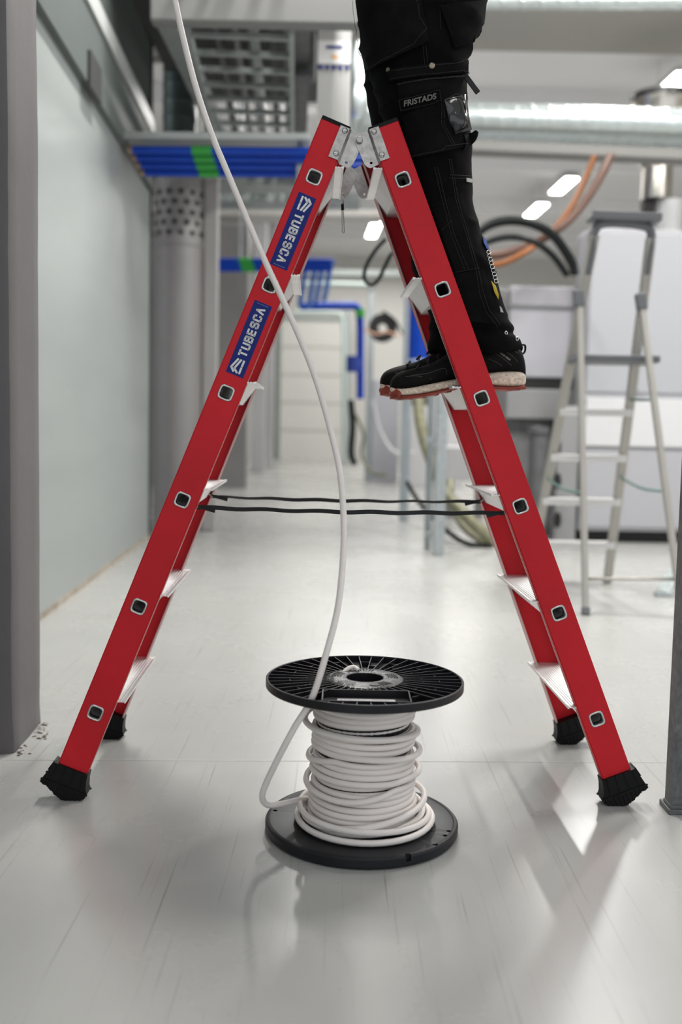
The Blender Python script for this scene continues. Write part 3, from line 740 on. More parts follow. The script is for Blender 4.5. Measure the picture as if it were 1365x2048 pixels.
bm = bmesh.new(); lathe(bm, [(0, 0), (0.125, 0), (0.125, hz(402)), (0, hz(400) - .004)], 32, c=(sx.x, sx.y, 0)); o = obj('white_canister', bm, WPAINT, None, True, 40); recenter(o, (sx.x, sx.y, 0)); tag(o, 'white cylindrical canister under the steel hopper', 'canister')
bm = bmesh.new(); a = P(1287, 442, 8.95); b_ = P(1312, 384, 8.95); box(bm, (a.x, a.y, a.z), (b_.x, a.y + .12, b_.z), .01); box(bm, (a.x + .02, a.y - .004, b_.z - .16), (b_.x - .03, a.y + .01, b_.z - .06), 0)
o = obj('control_box', bm, BLACK); recenter(o, a); tag(o, 'small black control box left of the white canister under the hopper', 'control box')
# ------------------------------------------------------------------ hoses on the right
line_obj('orange_hose', [(1190, 312, 7.45), (1166, 370, 7.45), (1136, 425, 7.4), (1100, 468, 7.3), (1050, 505, 7.2), (1000, 528, 7.2), (950, 533, 7.2)], 0.022, ORANGE, 'orange hose curving down from the silver ducts behind the worker', 'hose')
line_obj('brown_hose', [(1222, 312, 7.45), (1197, 362, 7.3), (1156, 422, 7.25), (1112, 462, 7.2), (1060, 490, 7.3), (1005, 508, 7.3), (950, 512, 7.2)], 0.031, BROWN, 'brown ribbed hose running beside the orange one', 'hose')
line_obj('black_hose', [(940, 480, 6.7), (975, 452, 6.7), (1020, 441, 6.7), (1070, 449, 6.7), (1110, 474, 6.8), (1142, 520, 6.9), (1150, 545, 7.0)], 0.032, BLACKH, 'upper thick black hose arching over to the white machine', 'hose')
line_obj('black_hose', [(940, 505, 6.6), (975, 484, 6.6), (1020, 474, 6.6), (1065, 482, 6.6), (1105, 510, 6.7), (1135, 550, 6.8)], 0.022, BLACKH, 'lower thinner black hose arching under the thick one', 'hose')
line_obj('black_hose', [(772, 478, 5.2), (752, 500, 5.2), (734, 530, 5.2), (729, 556, 5.2), (742, 569, 5.2), (757, 560, 5.2), (772, 530, 5.2), (786, 505, 5.2), (812, 488, 5.3)], 0.0105, BLACKH, 'dark hose hanging in a loop between the two red ladder legs', 'hose')
# ------------------------------------------------------------------ white machine cabinet on the right
Yc = F(1250, 1087).y
mc, body, wdt, ztop = hall_box('machine_cabinet', 1166, 1480, 458, Yc, 0.34, 0.09, mat('machine_white', (0.39, 0.39, 0.415), 0.4), 'large white machine cabinet behind the aluminium step ladder at the right', 'machine')
def mz(v): return P(1250, v, Yc).z
bm = bmesh.new(); box(bm, (0.05, .08, 0), (wdt - .05, .33, .09)); obj('plinth', bm, BLACK, mc)
bm = bmesh.new(); box(bm, (0.012, -0.012, mz(785)), (wdt - .012, 0, ztop - .03), .004); dr = obj('upper_door', bm, mat('machine_door', (0.39, 0.395, 0.42), 0.35), mc)
bm = bmesh.new(); box(bm, (0.012, -0.03, mz(893)), (wdt - .012, 0, mz(797)), .004); obj('middle_panel', bm, WPAINT, mc)
bm = bmesh.new(); box(bm, (0.012, -0.012, 0.12), (wdt - .012, 0, mz(897)), .004); obj('lower_panel', bm, mat('machine_white', (0.39, 0.39, 0.415), 0.4), mc)
lk = P(1276, 778, Yc - .02); lr = Matrix.Rotation(-HALL, 3, 'Z') @ (lk - mc.location)
bm = bmesh.new(); cyl(bm, lr + V(0, 0.03, 0), lr + V(0, -0.01, 0), 0.02, 20); obj('lock', bm, CHROME, dr, True, 40)
tr_ = P(1294, 580, Yc - .02); tr_ = Matrix.Rotation(-HALL, 3, 'Z') @ (tr_ - mc.location); tr_.y = -0.0125
bm = bmesh.new(); prism(bm, [(-0.035, -.04), (.035, -.04), (0, .045)], lambda p, t: V(tr_.x + p[0], tr_.y - t, tr_.z + p[1]), 0, 0.002); ws = obj('warning_triangle', bm, mat('warning_yellow', (0.85, 0.55, 0.01), 0.5), dr)
bm = bmesh.new(); prism(bm, [(0.006, .022), (-.012, -.006), (0, -.006), (-.006, -.028), (.012, .002), (.001, .002)], lambda p, t: V(tr_.x + p[0], tr_.y - t, tr_.z + p[1]), 0.002, 0.003); obj('symbol', bm, BLACK, ws)
# second machine: grey-lilac housing left of it
m2, b2_, w2, zt2 = hall_box('machine_housing', 1012, 1146, 572, 7.6, 0.6, P(1080, 755, 7.6).z, LGREY, 'light grey machine housing behind the worker\'s shoes, left of the white cabinet', 'machine')
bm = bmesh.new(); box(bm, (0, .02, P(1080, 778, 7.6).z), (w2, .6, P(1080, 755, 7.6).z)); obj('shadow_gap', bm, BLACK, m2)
bm = bmesh.new(); box(bm, (0.0, 0.0, P(1080, 838, 7.6).z), (w2, .6, P(1080, 778, 7.6).z), .01); obj('lower_housing', bm, mat('housing_grey', (.27, .268, .275), .45), m2)
bm = bmesh.new(); box(bm, (-.02, -.02, zt2 - .16), (w2, .02, zt2 - .14)); obj('seam', bm, MGREY, m2)
bm = bmesh.new(); box(bm, (-0.14, 0.0, P(1080, 640, 7.6).z), (0, .5, zt2 - .02), .02); obj('side_box', bm, MGREY, m2)
bm = bmesh.new(); box(bm, (.05, .1, 0), (w2 - .05, .55, P(1080, 838, 7.6).z)); obj('lower_body', bm, mat('under_machine_grey', (.16, .16, .165), .6, 0, .5, 5), m2)
# machinery clutter under it
bm = bmesh.new(); a = P(1108, 1080, 7.35); b_ = P(1162, 812, 7.35); box(bm, (a.x, a.y, 0), (b_.x, a.y + .1, b_.z), .01); fr = obj('machine_side_frame', bm, mat('frame_grey', (.27, .27, .275), .45)); recenter(fr, (a.x, a.y, 0)); tag(fr, 'grey steel side frame with oval slots left of the white cabinet', 'machine frame')
for v in (895, 962, 1040):
    bm = bmesh.new(); q = P(1116, v, 7.345) - V(a.x, a.y, 0); prism(bm, [(q.x + .028 * math.cos(t * math.pi / 8), q.z + .06 * math.sin(t * math.pi / 8)) for t in range(16)], lambda p, t: V(p[0], t, p[1]), -.004, .002)
    obj('slot', bm, BLACK, fr)
for i, (u0, u1, vt, vb, Y, m_, nm, lab) in enumerate([(1052, 1086, 868, 1075, 7.0, DGREY, 'hydraulic_cylinder', 'dark upright cylinder with a pale cap between the red stile and grey frame'),]):
    bm = bmesh.new(); a = P((u0 + u1) / 2, vb, Y); r = (u1 - u0) / 2 / FPX * Y; zt_ = P(u0, vt, Y).z
    lathe(bm, [(0, 0), (r, 0), (r, zt_), (r * 1.25, zt_ + .01), (r * 1.25, zt_ + .05), (0, zt_ + .06)], 24, c=(a.x, a.y, 0)); o = obj(nm, bm, m_, None, True, 40); recenter(o, (a.x, a.y, 0)); tag(o, lab, 'cylinder')
bm = bmesh.new(); a = P(1016, 1000, 8.0); b_ = P(1052, 850, 8.0); box(bm, (a.x, a.y, 0), (b_.x, a.y + .3, b_.z), .01); o = obj('equipment_cabinet', bm, MGREY); recenter(o, (a.x, a.y, 0)); tag(o, 'mid grey equipment cabinet half hidden behind the right red stile', 'cabinet')

# white cupboards at the far wall seen between the ladder legs
def panelwall(u0, u1, vt, vb, lab, nseam=4, m_=None, name='wall_panelling'):
    f0 = F((u0 + u1) / 2, vb); Y = f0.y; a = P(u0, vb, Y); b_ = P(u1, vb, Y); zt_ = P((u0 + u1) / 2, vt, Y).z
    o = empty(name, (a.x, Y, 0)); tag(o, lab, 'partition')
    bm = bmesh.new(); W2 = b_.x - a.x
    for i in range(nseam): box(bm, (0, 0, zt_ * i / nseam + (.03 if i else 0)), (W2, .1, zt_ * (i + 1) / nseam))
    obj('panels', bm, m_ or FARW, o)
    bm = bmesh.new(); box(bm, (0, .03, 0), (W2, .09, zt_ - .02)); obj('seam', bm, mat('panel_seam', (.5, .5, .48), .6), o)
    bm = bmesh.new(); box(bm, (-.08, -.05, 0), (0, .1, zt_ + .08), .01); box(bm, (W2, -.05, 0), (W2 + .08, .1, zt_ + .08), .01); box(bm, (-.08, -.05, zt_), (W2 + .08, .1, zt_ + .08), .01); obj('frame', bm, mat('grey_green_frame', (.30, .36, .33), .5), o)
    return o
panelwall(560, 690, 640, 918, 'white panelled partition with a grey-green frame at the end of the aisle', 5)
# columns in the aisle
def upright(name, u0, u1, vb, vt, m_, lab, cat='post', dep=None, Y=None, group=None):
    Y = Y or F((u0 + u1) / 2, vb).y; a = P(u0, vb, Y); b_ = P(u1, vb, Y); zt_ = P((u0 + u1) / 2, vt, Y).z; w_ = b_.x - a.x
    zb_ = 0.0
    bm = bmesh.new(); box(bm, (a.x, Y, zb_), (b_.x, Y + (dep or w_), zt_), min(.01, w_ * .1)); o = obj(name, bm, m_); recenter(o, ((a.x + b_.x) / 2, Y, 0)); tag(o, lab, cat, group); return o
LCOL = mat('light_grey_column', (.44, .44, .455), .5)
upright('steel_column', 402, 430, 1062, 250, mat('grey_steel_column', (.40, .385, .38), .5), 'flat grey steel column right of the perforated duct', 'column', .1)
upright('steel_column', 503, 527, 946, 420, LCOL, 'pale grey column deep in the aisle, seen inside the left red leg', 'column', .2)
upright('steel_column', 532, 546, 938, 420, LCOL, 'slim pale column deepest in the aisle, beside the white partition', 'column', .2)
upright('galvanised_post', 729, 742, 962, 575, GALV, 'thin galvanised post in front of the cable reel', 'post')
upright('galvanised_post', 686, 695, 930, 600, GALV, 'slim far galvanised post by the blue pipe between the ladder legs', 'post')
upright('galvanised_post', 799, 816, 1042, 560, mat('galv_blue', (.36, .41, .44), .45, .4, .1, 9), 'tall galvanised post left of the thick blue pipe', 'post')
upright('galvanised_post', 849, 862, 1100, 775, mat('galv_dark', (.25, .28, .29), .45, .4, .1, 9), 'short dark galvanised post below the worker\'s shoe', 'post')
upright('galvanised_post', 866, 889, 1112, 770, GALV, 'short bright galvanised post just left of the right ladder leg, below the shoe', 'post')
for v, lab in ((880, 'upper'), (1068, 'lower')):
    bm = bmesh.new(); Y = F(870, 1105).y + .03; beam(bm, P(851, v, Y), P(882, v + 2, Y), .03, .035); o = obj('strut_rail', bm, GALV); recenter(o, P(851, v, Y)); tag(o, lab + ' short galvanised rail joining the posts below the worker\'s shoe', 'rail')
# pale cabinets seen between the posts
hall_box('storage_cabinet', 818, 930, 640, 14.0, .5, 0, mat('pale_cabinet', (.55, .55, .56), .5), 'pale grey cabinet standing behind the thick blue pipe', 'cabinet')
hall_box('storage_cabinet', 745, 798, 760, 15.0, .5, 0, mat('lilac_grey', (.46, .46, .50), .5), 'lilac-grey cabinet behind the thin post in the middle', 'cabinet')
o, _, w_, z_ = hall_box('workbench', 888, 985, 895, 9.2, .7, P(900, 960, 9.2).z, WPAINT, 'white bench edge low behind the right ladder leg', 'bench')
bm = bmesh.new(); box(bm, (0.05, .05, 0), (.12, .12, P(900, 960, 9.2).z)); box(bm, (w_ - .12, .05, 0), (w_ - .05, .12, P(900, 960, 9.2).z)); obj('legs', bm, MGREY, o)
# ------------------------------------------------------------------ blue pipes
bp_Y = wallY(245)
sup = empty('pipe_rack', P(245, 284, bp_Y)); tag(sup, 'flat galvanised rail on the left wall carrying the nearest blue pipes', 'pipe rack')
bm = bmesh.new(); beam(bm, V(0, 0, 0), P(622, 287, bp_Y) - P(245, 284, bp_Y), .30, .035); obj('rail', bm, mat('rail_zinc', (.50, .53, .52), .4, .5), sup)
bm = bmesh.new(); q = P(622, 287, bp_Y) - P(245, 284, bp_Y); beam(bm, q + V(-.06, 0, 0), q + V(-.06, 0, -.24), .04, .04); obj('hanger', bm, GALV, sup)
labs = ['topmost', 'second from the top', 'third from the top', 'lowest']
for i in range(4):
    u0 = 266 + i * 8; v = 300 + i * 15; Y = bp_Y - .10 + .06 * i
    bm = bmesh.new(); a = P(u0, v, Y); b_ = P(740, v + 4, Y); cyl(bm, V(0, 0, 0), b_ - a, 0.0235, 16)
    o = obj('blue_pipe', bm, BLUEP, None, True, 60); o.location = a; tag(o, 'blue pipe, %s of the four under the nearest rail' % labs[i], 'pipe', 'blue pipes under the rail')
    bm = bmesh.new(); ta = P(384 + i * 5, v + 1, Y) - a; tb = P(424 + i * 5, v + 1, Y) - a; cyl(bm, ta, tb, 0.026, 16); obj('green_tape', bm, GREENT, o, True, 60)
    bm = bmesh.new(); cyl(bm, V(-.03, 0, 0), V(0, 0, 0), 0.026, 12); obj('fitting', bm, mat('dull_brass', (.35, .25, .18), .4, .6), o, True, 60)
for i, v in enumerate((521, 530, 539)):
    bm = bmesh.new(); a = P(430, v, 11.0); b_ = P(665, v, 11.0); cyl(bm, V(0, 0, 0), b_ - a, 0.026, 14); o = obj('blue_pipe', bm, BLUEP, None, True, 60); o.location = a
    tag(o, 'far blue pipe with green tape, %s of three, left of the hanging hose' % ('top', 'middle', 'bottom')[i], 'pipe', 'far blue pipes')
    bm = bmesh.new(); cyl(bm, P(478 + i * 3, v, 11.0) - a, P(505 + i * 3, v, 11.0) - a, .029, 14); obj('green_tape', bm, GREENT, o, True, 60)
for i, (u, vb) in enumerate(((604, 612), (622, 618), (636, 606), (652, 600))):
    line_obj('blue_pipe', [(u + 14, 520, 11.4), (u + 8, 540, 11.4), (u, 585, 11.5), (u - 4, vb, 11.6)], .03, mat('blue_pipe_pale', (.05, .16, .50), .4), 'blue riser pipe dropping behind the left ladder leg, number %s from the left' % ('one', 'two', 'three', 'four')[i], 'pipe', group='blue riser pipes')
line_obj('blue_pipe', [(600, 613, 13.0), (690, 612, 13.0), (712, 614, 13.0), (720, 630, 13.0), (721, 700, 13.0), (721, 798, 13.0)], .05, BLUEP, 'blue pipe that bends down in front of the white partition', 'pipe', k=4)
bm = bmesh.new(); a = P(721, 618, 12.95); cyl(bm, a, a + V(0, 0, -.1), .06, 14); o = obj('pipe_coupling', bm, GREENT, None, True, 60); recenter(o, a); tag(o, 'green coupling on the bend of the blue pipe', 'coupling')
bm = bmesh.new(); a = P(706, 728, 12.8); cyl(bm, V(0, 0, -.1), V(0, 0, .1), .085, 14); cyl(bm, V(0, 0, 0), V(.1, .1, 0), .03, 10); o = obj('pump', bm, mat('dark_blue_paint', (.01, .04, .28), .4), None, True, 40); o.location = a; tag(o, 'small dark blue valve body on the blue pipe', 'valve')
line_obj('grey_pipe', [(600, 568, 14.0), (690, 568, 14.0), (735, 570, 14.0)], .035, mat('pale_green_pipe', (.45, .53, .50), .4), 'pale green-grey pipe level above the blue bend', 'pipe')
line_obj('grey_pipe', [(590, 625, 14.2), (670, 626, 14.2), (685, 640, 14.2), (688, 700, 14.2), (688, 925, 14.2)], .03, mat('pale_green_pipe', (.45, .53, .50), .4), 'pale green-grey pipe bending down beside the white partition', 'pipe', k=4)
bp = empty('thick_blue_pipe', P(842, 738, 8.3)); tag(bp, 'thick upright blue pipe with a white ring above the worker\'s toe', 'pipe')
zz = 4.2 - bp.location.z
bm = bmesh.new(); cyl(bm, (0, 0, 0), (0, 0, zz), .105, 28); obj('body', bm, BLUEP, bp, True, 60)
bm = bmesh.new(); cyl(bm, (0, 0, .055), (0, 0, .075), .107, 28); obj('ring', bm, mat('pale_ring', (.5, .6, .75), .4), bp, True, 60)
bm = bmesh.new(); lathe(bm, [(0.07, -.30), (.07, -.12), (.10, 0.0), (0, 0.0)], 24); obj('adapter', bm, mat('brown_grey_adapter', (.22, .20, .17), .5), bp, True, 40)
# hoses
line_obj('striped_hose', [(836, 790, 7.6), (842, 850, 7.4), (862, 920, 7.2), (893, 985, 7.0), (940, 1040, 6.9), (985, 1080, 6.9)], .042, mat('clear_yellow_hose', (.20, .195, .12), .35, 0, .4, 20), 'thick grey-yellow hose sweeping from the blue pipe to the floor', 'hose')
line_obj('striped_hose', [(900, 960, 7.3), (905, 1010, 7.2), (935, 1060, 7.1), (990, 1092, 7.0), (1030, 1090, 7.0)], .03, mat('clear_yellow_hose', (.20, .195, .12), .35, 0, .4, 20), 'second grey-yellow hose lying lower by the right ladder leg', 'hose')
line_obj('black_hose', [(815, 965, 7.4), (840, 1005, 7.2), (890, 1058, 7.0), (935, 1087, 6.9), (985, 1091, 6.9)], .018, BLACKH, 'thin black hose on the floor between the galvanised posts', 'hose')
line_obj('grey_pipe', [(745, 800, 11.5), (760, 860, 11.4), (790, 905, 11.3), (830, 905, 11.2)], .02, WPAINT, 'thin white hose sagging between the posts', 'hose')
line_obj('black_hose', [(702, 800, 12.4), (706, 850, 12.4), (703, 905, 12.4), (710, 930, 12.4)], .04, BLACKH, 'thick black cable bundle hanging below the blue pipe', 'cable')
line_obj('black_hose', [(712, 830, 12.0), (728, 870, 12.0), (724, 910, 12.0), (745, 945, 11.8), (770, 950, 11.6)], .018, mat('olive_hose', (.16, .17, .10), .5), 'olive hose looping to the floor beside the thin post', 'hose')
rl = empty('cable_reel', P(766, 656, 13.6)); tag(rl, 'black cable reel hanging on the thin post between the ladder legs', 'cable reel')
bm = bmesh.new(); M_ = Matrix.Rotation(math.pi / 2, 4, 'X')
lathe(bm, [(0.06, -.06), (.19, -.06), (.19, -.04), (.1, -.04), (.1, .04), (.19, .04), (.19, .06), (.06, .06)], 32, closed=True, M=M_); obj('drum', bm, BLACK, rl, True, 40)
line_obj('orange_cable', [(716, 652, 13.3), (750, 668, 13.3), (775, 664, 13.3), (802, 673, 13.3)], .014, mat('pale_orange', (.62, .36, .24), .5), 'pale orange cable crossing the black reel', 'cable')
line_obj('black_hose', [(766, 622, 13.5), (790, 640, 13.5), (806, 668, 13.5)], .015, BLACKH, 'short black cable from the reel to the tall post', 'cable')

# ------------------------------------------------------------------ overhead at left
bm = bmesh.new(); a = P(300, 40, 5.2); b_ = P(760, 40, 5.2); box(bm, (a.x, a.y, a.z), (b_.x, a.y + .10, a.z + .5), .01); struct(obj('trim_12', bm, mat('grey_beam', (.20, .20, .197), .5)))
# ladder-type cable rack running down the aisle
zr = P(480, 170, 6.15).z
ra = empty('cable_ladder_rack', F(480, 70, zr), HALL); tag(ra, 'galvanised ladder rack with thick rungs running along the aisle under the ceiling', 'cable rack')
Y0_, Y1_ = F(480, 62, zr).y, F(480, 262, zr).y; L0 = Y1_ - Y0_
for sx_ in (-.27, .27):
    bm = bmesh.new(); box(bm, (sx_ - .012, -.1, -.03), (sx_ + .012, L0 + .4, .04)); obj('side_rail', bm, GTRAY, ra)
for i in range(8):
    bm = bmesh.new(); box(bm, (-.27, i * .252 - .012, -.018), (.27, i * .252 + .02, .008)); obj('rung', bm, GTRAY, ra)
bm = bmesh.new(); q_ = ra.location; box(bm, (-1.35, 5.35, zr + .55), (q_.x + .5, 8.2, zr + .62)); struct(obj('trim_13', bm, mat('added_dark_plate', (.07, .072, .07), .6)))  # dark plate added above the rack to darken the bright ceiling behind it
# cables and trays lying above the rack
for i, (dx, dz, r, m_) in enumerate([(-.2, .25, .03, DGREY), (-.08, .24, .022, MGREY), (.02, .28, .04, GTRAY), (.14, .25, .025, DGREY), (.24, .27, .03, GTRAY)]):
    o_ = Matrix.Rotation(HALL, 4, 'Z'); bm = bmesh.new(); cyl(bm, (0, -.3, 0), (0, 5, 0), r, 10); o = obj('conduit', bm, m_, None, True, 60)
    o.location = ra.location + (o_ @ V(dx, 0, dz + .1)); o.rotation_euler = (0, 0, HALL); tag(o, 'grey conduit running lengthwise above the ladder rack, number %s from the left' % ('one', 'two', 'three', 'four', 'five')[i], 'conduit', 'conduits above the ladder rack')
# long tray left of the rack against the wall
for (u, v, Y, wd, hh, lab, m_) in ((330, 45, 5.3, .10, .08, 'narrow galvanised channel leading from the beam towards the wall pipes', GTRAY), (600, 50, 5.5, .12, .14, 'dark grey conduit box running right of the ladder rack', DGREY)):
    a = P(u, v, Y); bm = bmesh.new(); box(bm, (-wd / 2, 0, 0), (wd / 2, 3.5, hh)); o = obj('cable_channel', bm, m_); o.location = a; o.rotation_euler = (0, 0, HALL if u > 400 else HALL - .06); tag(o, lab, 'cable channel')
# ribbed riser with labels
Y = 5.9; a = P(634, 240, Y); b_ = P(704, 40, Y)
rs = empty('ribbed_riser', (a.x, Y, P(670, 262, Y).z)); tag(rs, 'upright ribbed pale grey cable riser with a white label above the left ladder top', 'cable riser')
zt_ = 4.999 - rs.location.z; w_ = b_.x - a.x; bm = bmesh.new()
box(bm, (0, .012, 0), (w_, .09, zt_))
for i in range(7): box(bm, (w_ * i / 7 + .003, 0, 0), (w_ * (i + 1) / 7 - .004, .014, zt_))
obj('casing', bm, mat('riser_grey', (.42, .42, .41), .45), rs)
def rz_(v): return P(670, v, Y).z - rs.location.z
bm = bmesh.new(); box(bm, (.0, -.004, rz_(128)), (w_, 0.002, rz_(82))); lb = obj('white_label', bm, mat('label_white', (.66, .66, .66), .5), rs)
bm = bmesh.new(); box(bm, (w_ * .25, -.006, rz_(98)), (w_ * .75, -.003, rz_(92))); obj('blue_bar', bm, BLUEL, lb)
bm = bmesh.new(); box(bm, (w_ * .42, -.006, rz_(117)), (w_ * .6, -.003, rz_(112))); obj('orange_mark', bm, mat('orange_mark', (.8, .35, .03), .5), lb)
bm = bmesh.new()
for i in range(5): box(bm, (w_ * (.02 + i * .2), -.006, rz_(139)), (w_ * (.15 + i * .2), -.003, rz_(132)))
obj('blue_marks', bm, BLUEL, lb)
# electrical box near the riser
bm = bmesh.new(); a = P(585, 150, 6.1); b_ = P(632, 60, 6.1); box(bm, (0, 0, 0), (b_.x - a.x, .15, b_.z - a.z), .01); o = obj('junction_box', bm, DGREY); o.location = a; tag(o, 'dark grey junction box between ladder rack and ribbed riser', 'junction box')
line_obj('orange_cable', [(690, 222, 6.8), (705, 236, 6.8), (720, 246, 6.8)], .03, ORANGE, 'short orange hose glimpsed above the ladder hinge', 'hose')
# big vertical round duct with perforated section and dark duct above
dY = F(355, 1062).y + .1; dc = P(356, 860, dY); r = (405 - 307) / 2 / FPX * dY
dd = empty('perforated_duct', (dc.x, dY, 0)); tag(dd, 'tall grey round air duct with a perforated section in the corner behind the blue pipes', 'duct')
bm = bmesh.new(); zt_ = P(356, 345, dY).z; lathe(bm, [(0, 0), (r, 0), (r, zt_), (0, zt_)], 48); obj('casing', bm, mat('duct_grey', (.30, .288, .288), .5, .2, .05, 3), dd, True, 40)
for i in range(5):
    for j in range(6):
        bm = bmesh.new(); z = P(356, 393 + i * 20, dY).z; t = math.radians(-158 + j * 27 + (13 if i % 2 else 0)); rr_ = r + .002
        cc = V(rr_ * math.cos(t), rr_ * math.sin(t), z); n_ = V(math.cos(t), math.sin(t), 0); tg = V(-math.sin(t), math.cos(t), 0)
        f = [bm.verts.new(cc + tg * .021 * math.cos(q * math.pi / 5) + V(0, 0, .021 * math.sin(q * math.pi / 5)) + n_ * .002) for q in range(10)]; bm.faces.new(f); bmesh.ops.solidify(bm, geom=bm.faces[:], thickness=.001)
        obj('perforation', bm, mat('hole_dark', (.10, .095, .08), .7), dd)
bm = bmesh.new(); lathe(bm, [(r + .004, P(356, 350, dY).z), (r + .012, P(356, 352, dY).z), (r + .012, P(356, 360, dY).z), (r + .004, P(356, 362, dY).z)], 48);obj('band', bm, mat('duct_grey', (.30, .288, .288), .5, .2, .05, 3), dd, True, 40); bm = bmesh.new(); lathe(bm, [(r + .003, P(356, 488, dY).z), (r + .01, P(356, 490, dY).z), (r + .01, P(356, 496, dY).z), (r + .003, P(356, 498, dY).z)], 48)
obj('band', bm, mat('duct_grey', (.30, .288, .288), .5, .2, .05, 3), dd, True, 40)
dk = P(360, 200, dY); bm = bmesh.new(); lathe(bm, [(0, 0), (.125, 0)] + [(.125 + (.006 if i % 6 == 0 else 0), i * .02) for i in range(1, int((5 - P(360, 338, dY).z) / .02))] + [(0, 5 - P(360, 338, dY).z)], 32)
o = obj('dark_duct', bm, mat('dark_green_duct', (.10, .13, .125), .4, .5), None, True, 50); o.location = (dk.x, dY, P(360, 338, dY).z); tag(o, 'dark spiral duct rising to the ceiling from the perforated duct', 'duct')
# small vent slot high on the left wall
vy = wallY(172); q = wl(vy); zc_ = P(172, 155, vy).z; nrm = V(hd.y, -hd.x, 0)
bm = bmesh.new(); box(bm, (-.02, -.13, -.085), (.004, .13, .085), .003); o = obj('wall_vent', bm, mat('vent_dark', (.05, .052, .05), .6)); o.location = q + nrm * .05 + V(0, 0, zc_); o.rotation_euler = (0, 0, HALL); tag(o, 'small dark vent plate high on the grey band of the left wall', 'vent')
# overhead crossings further down the aisle
for i, (u0, u1, v, Y, th, wd, lab) in enumerate([(430, 690, 372, 9.0, .05, .35, 'galvanised tray crossing the aisle just below the nearest blue pipes'), (430, 720, 402, 10.2, .08, .4, 'second galvanised tray crossing the aisle behind the nearest one'), (425, 760, 432, 12.4, .07, .5, 'third galvanised tray crossing deep in the aisle'), (590, 800, 548, 15.0, .08, .4, 'far galvanised tray above the white partition')]):
    a = P(u0, v, Y); b_ = P(u1, v + 2, Y); bm = bmesh.new(); beam(bm, V(0, 0, 0), b_ - a, wd, th); o = obj('cable_tray', bm, GTRAY if i != 2 else mat('pale_tray', (.52, .5, .47), .4, .4)); o.location = a; tag(o, lab, 'cable tray')
for i, (u, v0, v1, Y) in enumerate([(470, 290, 372, 9.0), (560, 290, 402, 10.2), (640, 290, 432, 12.4), (480, 370, 521, 11.0)]):
    a = P(u, v1, Y); b_ = P(u, v0, Y); bm = bmesh.new(); cyl(bm, (0, 0, 0), (0, 0, 5 - a.z), .012, 8); o = obj('threaded_rod', bm, GALV, None, True, 60); o.location = a; tag(o, 'thin hanger rod holding a tray, number %s from the left' % ('one', 'three', 'four', 'two')[i], 'hanger rod', 'hanger rods over the aisle')
for i, (u, v, Y, s_, th) in enumerate([(500, 372, 9.0, .12, .05), (545, 372, 9.0, .16, .05), (455, 402, 10.2, .1, .08), (610, 402, 10.2, .13, .08)]):
    a = P(u, v, Y) + V(0, 0, th / 2 + .006); bm = bmesh.new(); box(bm, (-s_, -s_ / 2, 0), (s_, s_ / 2, s_ * .9), .01); o = obj('valve_box', bm, (DGREY, MGREY, DGREY, BLACK)[i]); o.location = a; tag(o, ('dark box on the nearest cross tray', 'grey box just under the blue pipes', 'dark box left on the second cross tray', 'black box by the left ladder stile')[i], 'box')

# ================================================================== ALUMINIUM PLATFORM STEP LADDER (right background)
al = empty('platform_ladder', F(1200, 1190)); tag(al, 'silver aluminium platform step ladder with grey hand rail standing in front of the white cabinet', 'ladder')
AP = mat('aluminium_tube', (.44, .425, .39), .4, .45, .04, 6); GPL = mat('grey_plastic', (.15, .155, .168), .5); TEAL = mat('green_strap', (.12, .22, .20), .6)
ao = al.location.copy()
def A(u, v, Y): return P(u, v, Y) - ao
Yf, Yn = F(1215, 1166).y, F(1172, 1230).y
Yt = Yn + .42
topL, topR = A(1190, 470, Yt), A(1303, 475, Yt)
footL = F(1058, 1160) - ao; footR = F(1215, 1166) - ao
Yp = Yt + .06
for nm, p0, p1 in (('step_rail', footL, topL), ('step_rail', footR, topR)):
    bm = bmesh.new(); beam(bm, p0, p1, .034, .045, V(1, 0, 0), .004); r_ = obj(nm, bm, AP, al)
nL, nR = F(1172, 1230) - ao, F(1366, 1238) - ao
hL, hR = A(1160, 602, Yt - .02), A(1284, 608, Yt - .02)
for p0, p1 in ((nL, hL), (nR, hR)):
    bm = bmesh.new(); beam(bm, p0, p1, .032, .028, V(1, 0, 0), .004); r_ = obj('support_leg', bm, AP, al)
    bm = bmesh.new(); beam(bm, p0 + V(0, 0, 0), p0 + (p1 - p0).normalized() * .035, .038, .034, V(1, 0, 0), .003); obj('foot_cap', bm, GPL, r_)
    bm = bmesh.new(); beam(bm, p1 - (p1 - p0).normalized() * .03, p1 + V(-.01, 0, .05), .042, .05, V(1, 0, 0), .008); obj('joint_cap', bm, GPL, r_)
def on(p0, p1, v):  # point on line p0-p1 that projects to row v
    lo, hi = 0.0, 1.0
    for _ in range(40):
        m_ = (lo + hi) / 2; q = p0.lerp(p1, m_) + ao; d = q - CO; vv = CY - FPX * d.dot(CU) / d.dot(fwd)
        if vv > v: lo = m_
        else: hi = m_
    return p0.lerp(p1, lo)
for v in (824, 915, 1002, 1088):
    a, b_ = on(footL, topL, v), on(footR, topR, v + 2); bm = bmesh.new(); beam(bm, a + V(-.01, 0, 0), b_ + V(.01, 0, 0), .085, .036, V(0, 0, 1), .004); obj('tread', bm, mat('bright_tread_aluminium', (.72, .71, .70), .45, .3), al)
a, b_ = on(footL, topL, 722), on(footR, topR, 724); mid_ = V(0, -.14, 0)
bm = bmesh.new(); beam(bm, a + V(-.02, -.10, 0), b_ + V(.06, -.10, 0), .27, .035, V(0, 0, 1), .008); obj('platform', bm, GPL, al)
